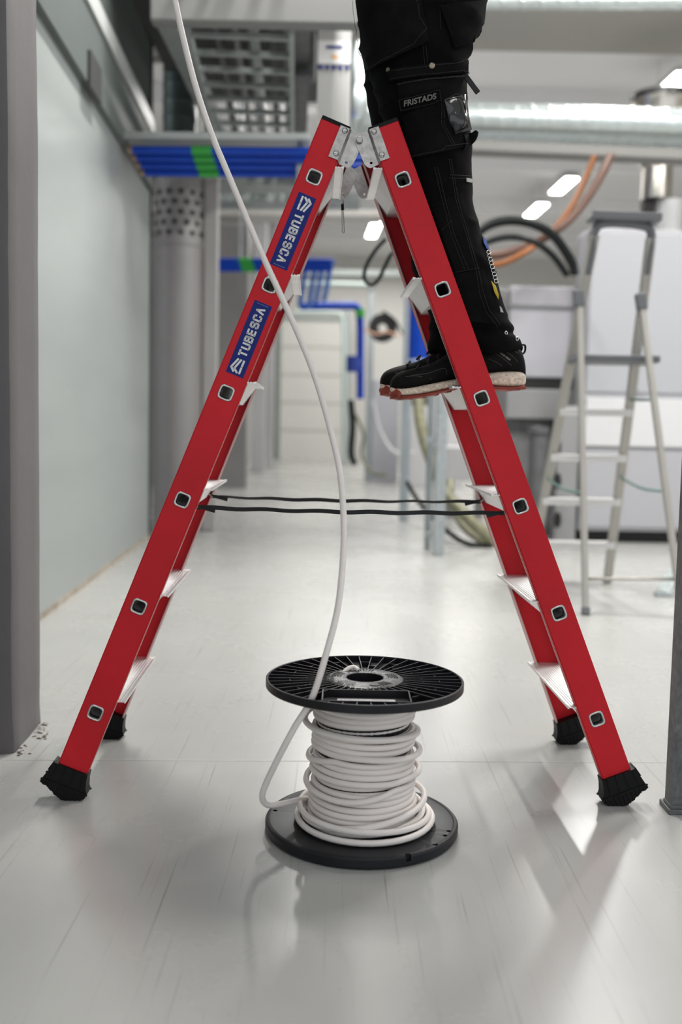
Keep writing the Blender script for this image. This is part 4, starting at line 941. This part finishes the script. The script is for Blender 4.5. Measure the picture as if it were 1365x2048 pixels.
# rounded hand rail frame in grey plastic with a tray on top
bm = bmesh.new(); q = catmull([on(footL, topL, 548), on(footL, topL, 500), topL + V(0.0, 0, .02), topL + V(.05, 0, .055), topR + V(-.05, 0, .055), topR + V(0, 0, .02), on(footR, topR, 515), on(footR, topR, 548)], 6)
tube(bm, q, .022, 12); hr = obj('hand_rail', bm, GPL, al, True)
bm = bmesh.new(); beam(bm, topL + V(-.03, 0, .075), topR + V(.03, 0, .075), .12, .018, V(0, 0, 1), .004); beam(bm, topL + V(-.03, -.06, .085), topR + V(.03, -.06, .085), .01, .035, V(0, 0, 1), .003); obj('tool_tray', bm, GPL, hr)
bm = bmesh.new(); tube(bm, [on(nL, hL, 1158), on(nR, hR, 1158)], .008, 8); obj('spreader_bar', bm, AP, al, True)
for (a, b_, sag) in ((on(footR, topR, 955), on(nR, hR, 983), .02), (on(footL, topL, 958), on(nL, hL, 985), .02)):
    bm = bmesh.new(); tube(bm, catmull([a, a.lerp(b_, .5) + V(0, 0, -sag), b_], 8), .007, 6); obj('strap', bm, TEAL, al)
bm = bmesh.new(); tube(bm, [on(footR, topR, 800), on(nR, hR, 800)], .006, 6); obj('strap', bm, TEAL, al)
# silver foot of something standing at the right edge
a = F(1326, 1192); bm = bmesh.new(); beam(bm, V(0, 0, 0.012), V(.09, .1, .12), .07, .02, V(0, 0, 1), .003); box(bm, (-.04, -.03, 0), (.05, .02, .016), .003); o = obj('stand_foot', bm, GALV); o.location = a; tag(o, 'splayed silver stand foot on the floor behind the platform ladder\'s right leg', 'stand foot')

# ================================================================== PERSON
YN, YF = 2.285, 2.41
per = None
near = [(706, 908, 1034), (694, 900, 1040), (682, 902, 1034), (668, 896, 1022), (655, 888, 1028), (640, 878, 1014), (620, 868, 1010), (590, 856, 1004), (560, 848, 996), (520, 838, 984), (480, 832, 968), (440, 824, 955), (400, 814, 947), (360, 802, 943), (320, 790, 942), (285, 778, 944), (260, 772, 942), (220, 758, 934), (180, 748, 932), (150, 742, 933), (120, 736, 936), (80, 726, 950), (40, 716, 966), (0, 714, 974), (-40, 716, 980)]
far = [(704, 862, 950), (690, 857, 955), (672, 862, 952), (655, 857, 955), (640, 862, 945), (600, 846, 945), (540, 826, 940), (500, 822, 938), (440, 812, 935), (400, 800, 930), (340, 778, 925), (300, 762, 922), (250, 745, 920), (200, 733, 918), (150, 729, 925), (100, 720, 940), (50, 716, 955), (0, 716, 968), (-40, 720, 978)]
def loft(bm, rows, Y, dfac, n=28, cap=True, lean=0.0):
    rg = []
    for v, a, b_ in rows:
        L_, R_ = P(a, v, Y), P(b_, v, Y); c_ = (L_ + R_) / 2; hx_ = (R_ - L_).length / 2; hy = dfac(v, hx_)
        row = []
        for j in range(n):
            t = 2 * math.pi * j / n; row.append(bm.verts.new(c_ + V(hx_ * math.cos(t), hy * math.sin(t) + lean * (v), 0)))
        rg.append(row)
    for A_, B_ in zip(rg, rg[1:]):
        for j in range(n): bm.faces.new((A_[j], A_[(j + 1) % n], B_[(j + 1) % n], B_[j]))
    if cap: bm.faces.new(rg[0]); bm.faces.new(rg[-1][::-1])
def dense(rows, k=3):
    out = []
    for a, b_ in zip(rows, rows[1:]):
        for i in range(k): t = i / k; out.append(tuple(x + (y - x) * t for x, y in zip(a, b_)))
    out.append(rows[-1]); return out
bm = bmesh.new()
loft(bm, near, YN, lambda v, h: min(h, .085) if v > 300 else min(h, .085 + (300 - v) / 300 * .02))
loft(bm, far, YF, lambda v, h: min(h, .080) if v > 300 else min(h, .080 + (300 - v) / 300 * .02))
# seat and hips up to the waist
hip = [(40, 722, 962), (0, 716, 975), (-40, 716, 982), (-90, 722, 975), (-140, 735, 955), (-190, 745, 940)]
loft(bm, hip, 2.345, lambda v, h: .135 if v > -30 else .175)
bmesh.ops.recalc_face_normals(bm, faces=bm.faces)
me = bpy.data.meshes.new('trousers'); bm.to_mesh(me); bm.free()
trz = bpy.data.objects.new('work_trousers', me); COL.objects.link(trz)
md = trz.modifiers.new('r', 'REMESH'); md.mode = 'VOXEL'; md.voxel_size = 0.0055; md.use_smooth_shade = True
md = trz.modifiers.new('s', 'SMOOTH'); md.iterations = 4; md.factor = .5
realize(trz)
me = trz.data; me.materials.clear(); me.materials.append(CLOTH)
def fold(p):
    q = V(p.x * 7, p.y * 7, p.z * 17)
    a = 1 - abs(NZ.noise(q + V(3, 1, 2))) * 2; a = a * a
    b__ = NZ.noise(V(p.x * 26, p.y * 26, p.z * 44)) * .25
    low = 1.0 + 1.6 * math.exp(-((p.z - .99) / .10) ** 2) + .7 * math.exp(-((p.z - 1.62) / .1) ** 2)
    return (a * .0042 + b__ * .0022) * low
cn_ = [(v.co.copy(), v.normal.copy()) for v in me.vertices]
nc_ = []
for c_, n_ in cn_: nc_.extend(c_ + n_ * (fold(c_) - .002))
me.vertices.foreach_set('co', nc_)
for p in me.polygons: p.use_smooth = True
me.update()
bvh = BVHTree.FromPolygons([v.co[:] for v in me.vertices], [tuple(p.vertices) for p in me.polygons])
def S(u, v, off=0.0):
    d = ray(u, v).normalized(); h = bvh.ray_cast(CO, d)
    if h[0] is None:
        h = bvh.find_nearest(P(u, v, YN - .05)); return h[0] + h[1] * off
    n = h[1]
    if n.dot(d) > 0: n = -n
    return h[0] + (n * .6 - d * .4).normalized() * off
# ---- body (one continuous skinned figure), dressed by its children
hipc = P(848, -60, 2.35)
shc = hipc + V(-.03, 0, .50)
def skinbody():
    vs, es, rs = [], [], []
    def add(p, r, par=None):
        vs.append(tuple(p)); rs.append(r); i = len(vs) - 1
        if par is not None: es.append((par, i))
        return i
    pel = add(hipc, (.10, .09)); sp1 = add(hipc + V(-.01, 0, .16), (.085, .11), pel); sp2 = add(hipc + V(-.02, 0, .34), (.095, .125), sp1); nk0 = add(shc, (.06, .07), sp2)
    nk = add(shc + V(-.01, 0, .09), (.048, .048), nk0); hd0 = add(shc + V(-.025, 0, .17), (.07, .065), nk); hd1 = add(shc + V(-.025, 0, .25), (.082, .07), hd0); add(shc + V(-.02, 0, .32), (.055, .05), hd1)
    add(shc + V(-.105, 0, .215), (.012, .011), hd1)   # nose
    for s_ in (-1, 1):
        yy = (YN if s_ < 0 else YF) - hipc.y
        h0 = add(hipc + V(0, yy * .8, -.06), (.085, .08), pel)
        ku, kv = (868, 380) if s_ < 0 else (862, 380)
        kn = add(P(ku, kv, YN if s_ < 0 else YF), (.055, .055), h0); an = add(P(958 if s_ < 0 else 915, 660, YN if s_ < 0 else YF), (.036, .036), kn)
        ft = add(P(955 if s_ < 0 else 905, 722, YN if s_ < 0 else YF), (.034, .03), an); add(P(850 if s_ < 0 else 840, 758, YN if s_ < 0 else YF), (.026, .024), ft)
        sh_ = add(shc + V(0, s_ * .17, -.03), (.055, .055), nk0)
        hand = P(339, -95 - (0 if s_ < 0 else 105), 2.165 if s_ < 0 else 2.17) + V(.035, .012 * s_, 0)
        el = add(shc.lerp(hand, .5) + V(0, s_ * .18, -.10), (.042, .04), sh_)
        wr = add(hand + V(.075, .03 * s_, 0.0), (.026, .022), el); pm = add(hand + V(.035, .018 * s_, 0), (.036, .016), wr)
        for j in range(4):
            z = .030 - j * .019; f0 = add(hand + V(.004, .016 * s_, z), (.0085, .0085), pm); f1 = add(hand + V(-.045, .012 * s_, z), (.008, .008), f0)
            f2 = add(hand + V(-.055 + .004 * j * .3, -.010 * s_, z), (.0075, .0075), f1); add(hand + V(-.035, -.022 * s_, z), (.007, .007), f2)
        t0 = add(hand + V(.035, -.004 * s_, .03), (.011, .011), pm); t1 = add(hand + V(.004, -.022 * s_, .045), (.009, .009), t0); add(hand + V(-.022, -.028 * s_, .038), (.008, .008), t1)
    me = bpy.data.meshes.new('person'); me.from_pydata(vs, es, []); o = bpy.data.objects.new('person', me); COL.objects.link(o)
    md = o.modifiers.new('skin', 'SKIN'); md.use_smooth_shade = True
    for i, r in enumerate(rs): me.skin_vertices[0].data[i].radius = r; me.skin_vertices[0].data[i].use_root = (i == 0)
    md = o.modifiers.new('sub', 'SUBSURF'); md.levels = 2; md.render_levels = 2
    realize(o); o.data.materials.clear(); o.data.materials.append(mat('skin', (.55, .33, .24), .5)); 
    for p in o.data.polygons: p.use_smooth = True
    return o
per = skinbody()
footp = P(900, 776, 2.34)
per.data.transform(Matrix.Translation(-footp)); per.location = footp
tag(per, 'person in black work trousers and trainers standing on the red ladder', 'person')
def child(o, p=None):
    p = p or per; o.parent = p; return o
def wear(o, parent=None):
    """geometry is in world coordinates: shift into the person's frame"""
    o.data.transform(Matrix.Translation(-footp)); o.parent = parent or per; return o
wear(trz)
def cobj(name, bm, m, parent=None, smooth=True, auto=50):
    o = obj(name, bm, m, None, smooth, auto); return wear(o, parent)
# eyes, mouth, ears as small parts of the head
fc = shc + V(-.025, 0, .235)
bm = bmesh.new()
for s_ in (-1, 1): bmesh.ops.create_uvsphere(bm, u_segments=12, v_segments=8, radius=.012, matrix=Matrix.Translation(fc + V(-.068, s_ * .03, .015)))
cobj('eyes', bm, mat('eye', (.5, .5, .5), .2))
bm = bmesh.new(); tube(bm, catmull([fc + V(-.062, -.025, -.055), fc + V(-.074, 0, -.057), fc + V(-.062, .025, -.055)]), .0045, 8); cobj('mouth', bm, mat('lips', (.4, .16, .13), .5))
bm = bmesh.new()
for s_ in (-1, 1): bmesh.ops.create_uvsphere(bm, u_segments=12, v_segments=10, radius=1, matrix=Matrix.Translation(fc + V(.01, s_ * .070, -.005)) @ Matrix.Diagonal((.018, .008, .032, 1)))
cobj('ears', bm, mat('skin', (.55, .33, .24), .5))
bm = bmesh.new(); bmesh.ops.create_uvsphere(bm, u_segments=24, v_segments=16, radius=1, matrix=Matrix.Translation(fc + V(.014, 0, .035)) @ Matrix.Diagonal((.095, .082, .09, 1)))
cobj('hair', bm, mat('dark_hair', (.03, .02, .015), .7))
# jacket over the torso and arms
def jacket():
    vs, es, rs = [], [], []
    def add(p, r, par=None):
        vs.append(tuple(p)); rs.append(r); i = len(vs) - 1
        if par is not None: es.append((par, i))
        return i
    b0 = add(hipc + V(0, 0, .10), (.125, .15)); b1 = add(hipc + V(-.01, 0, .22), (.115, .15), b0); b2 = add(hipc + V(-.02, 0, .36), (.12, .16), b1); b3 = add(shc + V(0, 0, .0), (.08, .085), b2); add(shc + V(-.005, 0, .06), (.066, .066), b3)
    for s_ in (-1, 1):
        hand = P(339, -95 - (0 if s_ < 0 else 105), 2.165 if s_ < 0 else 2.17) + V(.035, .012 * s_, 0)
        sh_ = add(shc + V(0, s_ * .175, -.03), (.075, .075), b3); el = add(shc.lerp(hand, .5) + V(0, s_ * .18, -.10), (.058, .056), sh_); add(hand + V(.10, .036 * s_, -.002), (.04, .038), el)
    me = bpy.data.meshes.new('jacket'); me.from_pydata(vs, es, []); o = bpy.data.objects.new('work_jacket', me); COL.objects.link(o)
    o.modifiers.new('skin', 'SKIN').use_smooth_shade = True
    for i, r in enumerate(rs): me.skin_vertices[0].data[i].radius = r; me.skin_vertices[0].data[i].use_root = (i == 0)
    md = o.modifiers.new('sub', 'SUBSURF'); md.levels = 2; md.render_levels = 2
    realize(o); o.data.materials.clear(); o.data.materials.append(CLOTH)
    for p in o.data.polygons: p.use_smooth = True
    return o
wear(jacket())

# ---- trouser details laid on the cloth surface
def patch(name, outline, th, m, parent, off=0.0, n=1, puff=0.0, grid=14):
    """a cloth pocket or flap: a grid clipped to a quad/polygon outline of image points on the trousers, given thickness"""
    # outline = 4 corners (tl, tr, br, bl); bilinear
    tl_, tr2, br, bl = outline; bm = bmesh.new(); F_ = []; B_ = []
    for i in range(grid + 1):
        fr_, br_ = [], []
        for j in range(grid + 1):
            s_, t = j / grid, i / grid
            u = (tl_[0] * (1 - s_) + tr2[0] * s_) * (1 - t) + (bl[0] * (1 - s_) + br[0] * s_) * t
            v = (tl_[1] * (1 - s_) + tr2[1] * s_) * (1 - t) + (bl[1] * (1 - s_) + br[1] * s_) * t
            edge = min(s_, 1 - s_, t, 1 - t) * 2
            fr_.append(bm.verts.new(S(u, v, off + th + puff * math.sin(min(1, edge * 1.6) * math.pi / 2)))); br_.append(bm.verts.new(S(u, v, off - .002)))
        F_.append(fr_); B_.append(br_)
    for i in range(grid):
        for j in range(grid):
            bm.faces.new((F_[i][j], F_[i][j + 1], F_[i + 1][j + 1], F_[i + 1][j])); bm.faces.new((B_[i][j], B_[i + 1][j], B_[i + 1][j + 1], B_[i][j + 1]))
    for i in range(grid):
        bm.faces.new((F_[i][0], F_[i + 1][0], B_[i + 1][0], B_[i][0])); bm.faces.new((F_[i][grid], B_[i][grid], B_[i + 1][grid], F_[i + 1][grid]))
        bm.faces.new((F_[0][i], B_[0][i], B_[0][i + 1], F_[0][i + 1])); bm.faces.new((F_[grid][i], F_[grid][i + 1], B_[grid][i + 1], B_[grid][i]))
    return cobj(name, bm, m, parent, True, 45)
def seam(pts, r=.0006, m=STITCH, off=.0012, dash=True, parent=None, name='stitching'):
    """stitched line on the surface"""
    P2 = []
    for (a, b_) in zip(pts, pts[1:]):
        n = max(2, int(math.hypot(a[0] - b_[0], a[1] - b_[1]) / 3))
        for i in range(n): t = i / n; P2.append((a[0] + (b_[0] - a[0]) * t, a[1] + (b_[1] - a[1]) * t))
    P2.append(pts[-1]); W3 = [S(u, v, off) for u, v in P2]; bm = bmesh.new()
    if dash:
        for i in range(0, len(W3) - 1): 
            if (W3[i + 1] - W3[i]).length < .02: tube(bm, [W3[i], W3[i].lerp(W3[i + 1], .62)], r, 4)
    else:
        tube(bm, W3, r, 5)
    return bm
def seams(lines, r=.0006, parent=None, off=.0012, name='stitching', m=STITCH):
    big = bmesh.new()
    for ln in lines:
        b1 = seam(ln, r, off=off); me_ = bpy.data.meshes.new('x'); b1.to_mesh(me_); b1.free(); big.from_mesh(me_); bpy.data.meshes.remove(me_)
    return cobj(name, big, m, parent, False)
hp_ = patch('hanging_pocket', [(716, -30), (838, -30), (856, 84), (737, 140)], .010, CLOTH2, trz, .004, puff=.012)
th_ = patch('cargo_pocket', [(792, 150), (930, 134), (936, 292), (822, 318)], .004, CLOTH2, trz, .001, puff=.010)
fl_ = patch('pocket_flap', [(778, 140), (928, 122), (930, 146), (784, 164)], .012, CLOTH2, trz, .004, puff=.001)
lb_ = patch('name_patch', [(800, 196), (877, 178), (882, 206), (806, 226)], .014, CLOTH, trz, .004, puff=.0005)
bp2 = patch('back_pocket', [(880, 10), (972, 0), (962, 80), (908, 96)], .004, CLOTH2, trz, .001, puff=.008)
kp = patch('knee_patch', [(862, 408), (925, 385), (960, 540), (912, 545)], .001, CLOTH2, trz, .001, puff=.001)
cf = patch('cuff_guard', [(912, 548), (968, 538), (1004, 652), (925, 640)], .001, CLOTH2, trz, .001, puff=.0012)
seams([[(722, 0), (728, 60), (736, 100), (747, 125)], [(832, 0), (838, 40), (850, 64), (830, 90), (780, 115), (750, 128)]], parent=hp_, off=.029)
seams([[(843, 0), (845, 60), (846, 88)], [(880, 10), (882, 60)], [(846, 88), (850, 130)], [(852, 90), (856, 128)]], parent=trz)
seams([[(786, 144), (920, 127)], [(788, 160), (925, 143)]], parent=fl_, off=.0185)
seams([[(884, 205), (886, 250), (905, 292)], [(880, 205), (882, 250), (900, 293)], [(826, 312), (930, 288)]], parent=th_, off=.018)
seams([[(803, 199), (875, 182), (879, 203), (866, 210), (808, 222), (803, 199)]], parent=lb_, off=.0205)
seams([[(870, 335), (885, 400), (903, 470), (930, 540)], [(876, 335), (891, 400), (909, 470), (937, 540)], [(898, 318), (912, 400), (935, 480), (952, 540)], [(902, 318), (916, 400), (939, 480), (957, 540)],
       [(957, 540), (965, 580), (978, 620), (1000, 650)], [(952, 540), (960, 590), (974, 628), (996, 655)], [(900, 350), (940, 352)], [(900, 356), (942, 358)], [(912, 545), (960, 536)], [(885, 460), (905, 440)]], parent=trz, off=.0035)
# zip with puller
bm = seam([(800, 172), (850, 163), (900, 156), (922, 153)], .0016, off=.017); zp = cobj('zip', bm, mat('zip_teeth', (.02, .02, .02), .35), trz)
bm = bmesh.new(); a = S(925, 155, .012); b_ = P(957, 186, (a - CO).y); beam(bm, a, b_, .0115, .0035, V(0, 1, 0), .0008); cobj('zip_puller', bm, BLKPL, zp)
# snap buttons
for (u, v, r, m_) in ((862, 135, .0068, mat('antique_brass', (.30, .26, .20), .35, 1.0)), (782, 141, .0045, mat('dark_brass', (.10, .085, .06), .4, .8))):
    c0 = S(u, v, .0185 if u > 800 else .016); M_ = Matrix.Translation(c0) @ Matrix.Rotation(math.pi / 2, 4, 'X'); bm = bmesh.new(); lathe(bm, [(0, .0035), (r * .3, .0035), (r * .35, .0028), (r * .8, .0026), (r, .001), (r, -.002)], 24, M=M_); cobj('snap_button', bm, m_, fl_)
# lettering on the patch
tm = textmesh('FRISTADS', .0165, .0003, .0004, 'lettering')
c0 = S(841, 201, .0215); xd = (S(866, 195, .0215) - S(815, 208, .0215)).normalized(); up_ = V(0, 0, 1); up_ = (up_ - xd * up_.dot(xd)).normalized(); nn = xd.cross(up_)
M_ = Matrix(((xd.x, up_.x, nn.x, c0.x), (xd.y, up_.y, nn.y, c0.y), (xd.z, up_.z, nn.z, c0.z), (0, 0, 0, 1)))
sh_m = Matrix.Identity(4); sh_m[0][1] = .18
tm.transform(M_ @ sh_m); o = bpy.data.objects.new('lettering', tm); COL.objects.link(o); tm.materials.append(mat('grey_embroidery', (.15, .145, .13), .7)); wear(o, lb_)
# clear plastic card pouch
PLAS = mat('clear_pouch_film', (.004, .004, .004), .14, 0, 0, 8, .6, 22, spec=.8)
po = patch('card_pouch', [(884, 203), (922, 190), (934, 262), (906, 270)], .010, PLAS, th_, .008, puff=.006)
bm = bmesh.new(); q = [S(u, v, .024) for u, v in ((884, 203), (903, 192), (917, 192), (921, 225), (925, 258), (906, 268), (895, 245), (884, 203))]; tube(bm, q, .0011, 6); cobj('pouch_piping', bm, BLKPL, po)
# lump at the lower back corner of the pocket
bm = bmesh.new(); 
q = [S(918, 283, -.01), P(932, 280, YN - .03), P(946, 274, YN - .04), P(955, 262, YN - .045)]; tube(bm, catmull(q, 5), lambda t: .020 * (1 - t) + .004, 12); cobj('pocket_corner', bm, CLOTH, th_)
bm = bmesh.new(); a = S(932, 360, .004); b_ = S(942, 362, .004); beam(bm, a, b_, .002, .008, V(0, 0, 1)); cobj('reflective_tag', bm, mat('silver_tag', (.45, .45, .44), .4), trz)
# printed motif on the calf: blue, white script, yellow
def decal(name, poly, m_, off=.004, parent=None):
    bm = bmesh.new(); vs_ = [bm.verts.new(S(u, v, off)) for u, v in poly]; c_ = bm.verts.new(S(sum(p[0] for p in poly) / len(poly), sum(p[1] for p in poly) / len(poly), off))
    for i in range(len(vs_)): bm.faces.new((vs_[i], vs_[(i + 1) % len(vs_)], c_))
    bmesh.ops.solidify(bm, geom=bm.faces[:], thickness=.0008)
    return cobj(name, bm, m_, parent or trz, False)
decal('blue_print', [(964, 472), (970, 480), (978, 502), (972, 498), (966, 486)], mat('print_blue', (.02, .13, .55), .6))
decal('yellow_print', [(981, 562), (990, 572), (996, 590), (996, 600), (988, 585)], mat('print_yellow', (.75, .55, .02), .6))
decal('white_print', [(998, 612), (1002, 616), (1006, 626), (1000, 625)], WHITEP)
bm = bmesh.new()
for i in range(9):
    t = i / 8; u = 976 + 15 * t; v = 505 + 58 * t; q = [S(u + 4 * math.cos(k_ * .9), v + 4 * math.sin(k_ * .9), .0035) for k_ in range(7)]
    tube(bm, q, .0006, 4)
cobj('white_script_print', bm, WHITEP, trz)
for (u, v) in ((1002, 678), (1024, 681)):
    c0 = P(u, v, YN - .052 if u < 1010 else YN - .035); h = bvh.find_nearest(c0)[0]; c0 = h + V(0, -.003, 0)
    M_ = Matrix.Translation(c0) @ Matrix.Rotation(math.pi / 2, 4, 'X') @ Matrix.Rotation(.5, 4, 'Y'); bm = bmesh.new(); lathe(bm, [(.0022, .0015), (.004, .002), (.0052, .0005), (.0052, -.003), (.0022, -.003)], 20, closed=True, M=M_); cobj('eyelet', bm, CHROME, trz)

# ---- trainers
def shoe(Y, dx, dv, label):
    sh = empty('trainer'); sh.parent = per
    # outline rows along the foot: (u, v_top_of_sole, v_bottom, v_upper_top, halfwidth)
    k_ = (Y) / 2.285
    def Q(u, v, y): p = P(u + dx, v + dv, Y); return V(p.x, p.y + y, p.z)
    rows = [(762 + 18, 772, 790, 766, .012), (786, 776, 799, 752, .027), (800, 778, 801, 744, .037), (820, 776, 800, 738, .045), (845, 771, 797, 733, .050), (870, 766, 792, 724, .052), (895, 761, 786, 708, .050), (920, 757, 782, 690, .046), (945, 752, 780, 672, .043), (970, 747, 780, 664, .041), (995, 744, 782, 668, .041), (1015, 743, 783, 680, .040), (1032, 743, 782, 690, .037), (1044, 744, 780, 698, .030), (1052, 752, 775, 735, .014)]
    def body(sel_lo, sel_hi, grow=0.0, n=9):
        bm = bmesh.new(); rg = []
        for r_ in rows:
            hw_ = r_[4] + grow; lo = r_[sel_lo]; hi = r_[sel_hi]; row = []
            for j in range(n * 2):
                t = 2 * math.pi * j / (n * 2); cy_, cz_ = math.cos(t), math.sin(t)
                e_ = 2.0 / 3.4 if sel_hi == 1 else 2.0 / 2.3
                yy = math.copysign(abs(cy_) ** e_, cy_) * hw_; zz = math.copysign(abs(cz_) ** e_, cz_)
                row.append(bm.verts.new(Q(r_[0], (lo + hi) / 2 - zz * (lo - hi) / 2, yy)))
            rg.append(row)
        for A_, B_ in zip(rg, rg[1:]):
            for j in range(2 * n): bm.faces.new((A_[j], A_[(j + 1) % (2 * n)], B_[(j + 1) % (2 * n)], B_[j]))
        bm.faces.new(rg[0]); bm.faces.new(rg[-1][::-1]); return bm
    UP = mat('black_nubuck', (.0065, .006, .006), .7, 0, .5, 18, .3, 250, spec=.15); MS = mat('cream_speckled_midsole', (.74, .62, .50), .75, 0, .35, 140, 1.0, 220); OS = mat('red_rubber_outsole', (.26, .035, .018), .55, 0, .3, 30)
    def fin(name, bm, m_, par=None, lv=1):
        o = obj(name, bm, m_, None, True); md = o.modifiers.new('s', 'SUBSURF'); md.levels = lv; md.render_levels = lv; realize(o); o.data.transform(Matrix.Translation(-footp)); o.parent = par or sh; return o
    rows_s = rows
    up = None
    # upper: bottom slightly inside the sole
    rows = [(r[0], r[1] + 8, r[2], r[3], r[4] * .93) for r in rows_s]; up = fin('upper', body(1, 3), UP)
    # midsole
    rows = [(r[0], r[1], r[2] - 7, r[1], r[4] * 1.05) for r in rows_s]; ms = fin('midsole', body(2, 1), MS)
    # outsole
    rows = [(r[0] - 2, r[2] - 9, r[2] + (0 if r[0] < 880 or r[0] > 960 else -3), r[3], r[4] * 1.02) for r in rows_s]; osb = fin('outsole', body(2, 1), OS)
    # tread blocks
    bm = bmesh.new()
    for r in rows_s[1:-1]:
        for yy in (-.7, -.35, 0, .35, .7):
            c_ = Q(r[0], r[2] - 2.5, yy * r[4]); box(bm, c_ - V(.006, .005, .002), c_ + V(.006, .005, .003), .001)
    o = obj('tread_blocks', bm, OS); o.data.transform(Matrix.Translation(-footp)); o.parent = osb
    # red toe bumper
    bm = bmesh.new(); rg = []
    for i in range(13):
        t = -1.25 + 2.5 * i / 12; hgt = 15 * (math.cos(t) ** 2) + 4; uu = 790 + 16 * (1 - math.cos(t)) * 1.6 - 8; yy = .042 * math.sin(t) * 1.02
        a = Q(uu - 4, 799, yy); b_ = Q(uu - 1, 790 - hgt, yy * .98); c_ = Q(uu + 5, 788 - hgt, yy * .9); d_ = Q(uu + 5, 798, yy * .9)
        rg.append([bm.verts.new(x) for x in (a, b_, c_, d_)])
    for A_, B_ in zip(rg, rg[1:]):
        for j in range(4): bm.faces.new((A_[j], A_[(j + 1) % 4], B_[(j + 1) % 4], B_[j]))
    bm.faces.new(rg[0]); bm.faces.new(rg[-1][::-1]); fin('toe_bumper', bm, OS)
    # heel pull loop
    bm = bmesh.new(); tube(bm, catmull([Q(1030, 688, -.004), Q(1040, 690, -.004), Q(1050, 691, -.003), Q(1050, 703, -.003), Q(1044, 708, -.003), Q(1036, 704, -.004)], 5), .0022, 6, r2=.006); o = obj('pull_loop', bm, BLKPL, None, True); o.data.transform(Matrix.Translation(-footp)); o.parent = sh
    # laces and orange lining
    bm = bmesh.new()
    for i in range(4):
        u = 838 + i * 20; v = 733 - i * 11; tube(bm, catmull([Q(u - 6, v + 6, -.034), Q(u, v - 2, -.012), Q(u + 4, v - 3, .012), Q(u + 2, v + 4, .034)], 4), .0022, 6)
    o = obj('laces', bm, BLKPL, None, True); o.data.transform(Matrix.Translation(-footp)); o.parent = sh
    bm = bmesh.new()
    for (u0, v0, u1, v1) in ((958, 686, 966, 700), (966, 690, 960, 698)):
        tube(bm, [Q(u0, v0, -.0375), Q(u1, v1, -.0395)], .0022, 6)
    o = obj('orange_webbing', bm, mat('orange_red', (.62, .10, .02), .6), None, True); o.data.transform(Matrix.Translation(-footp)); o.parent = sh
    # seams on the quarter
    bvs = BVHTree.FromPolygons([(v.co + footp)[:] for v in up.data.vertices], [tuple(p.vertices) for p in up.data.polygons])
    def SS_(u, v, off=.0006):
        h = bvs.find_nearest(Q(u, v, -.06)); return h[0] + V(0, -off, 0)
    bm = bmesh.new()
    for ln in ([(970, 712), (985, 708), (1003, 722), (1020, 742)], [(972, 722), (988, 730), (1000, 744)], [(1006, 700), (1022, 712), (1040, 730)], [(800, 745), (830, 752), (862, 766)], [(812, 740), (850, 744), (885, 738), (893, 756)], [(1010, 692), (1030, 694), (1040, 700)]):
        tube(bm, catmull([SS_(*p) for p in ln], 6), .0006, 5)
    o = obj('seams', bm, mat('dull_seam', (.075, .07, .062), .7), None, True); o.data.transform(Matrix.Translation(-footp)); o.parent = up
    if dx == 0:
        tm = textmesh('A SOLID GEAR', .0052, .0002, .0001); a_ = SS_(992, 704, .001); b2 = SS_(1018, 724, .001); c0 = (a_ + b2) / 2; xd = (b2 - a_).normalized(); up_ = V(0, 0, 1); up_ = (up_ - xd * up_.dot(xd)).normalized(); nn = xd.cross(up_)
        tm.transform(Matrix.Translation(-footp) @ Matrix(((xd.x, up_.x, nn.x, c0.x), (xd.y, up_.y, nn.y, c0.y - .001), (xd.z, up_.z, nn.z, c0.z), (0, 0, 0, 1)))); tm.materials.append(mat('pale_print', (.35, .35, .33), .6)); o = bpy.data.objects.new('lettering', tm); COL.objects.link(o); o.parent = up
    return sh
shoe(2.285, 0, 0, 'near'); shoe(2.42, -20, -7, 'far')
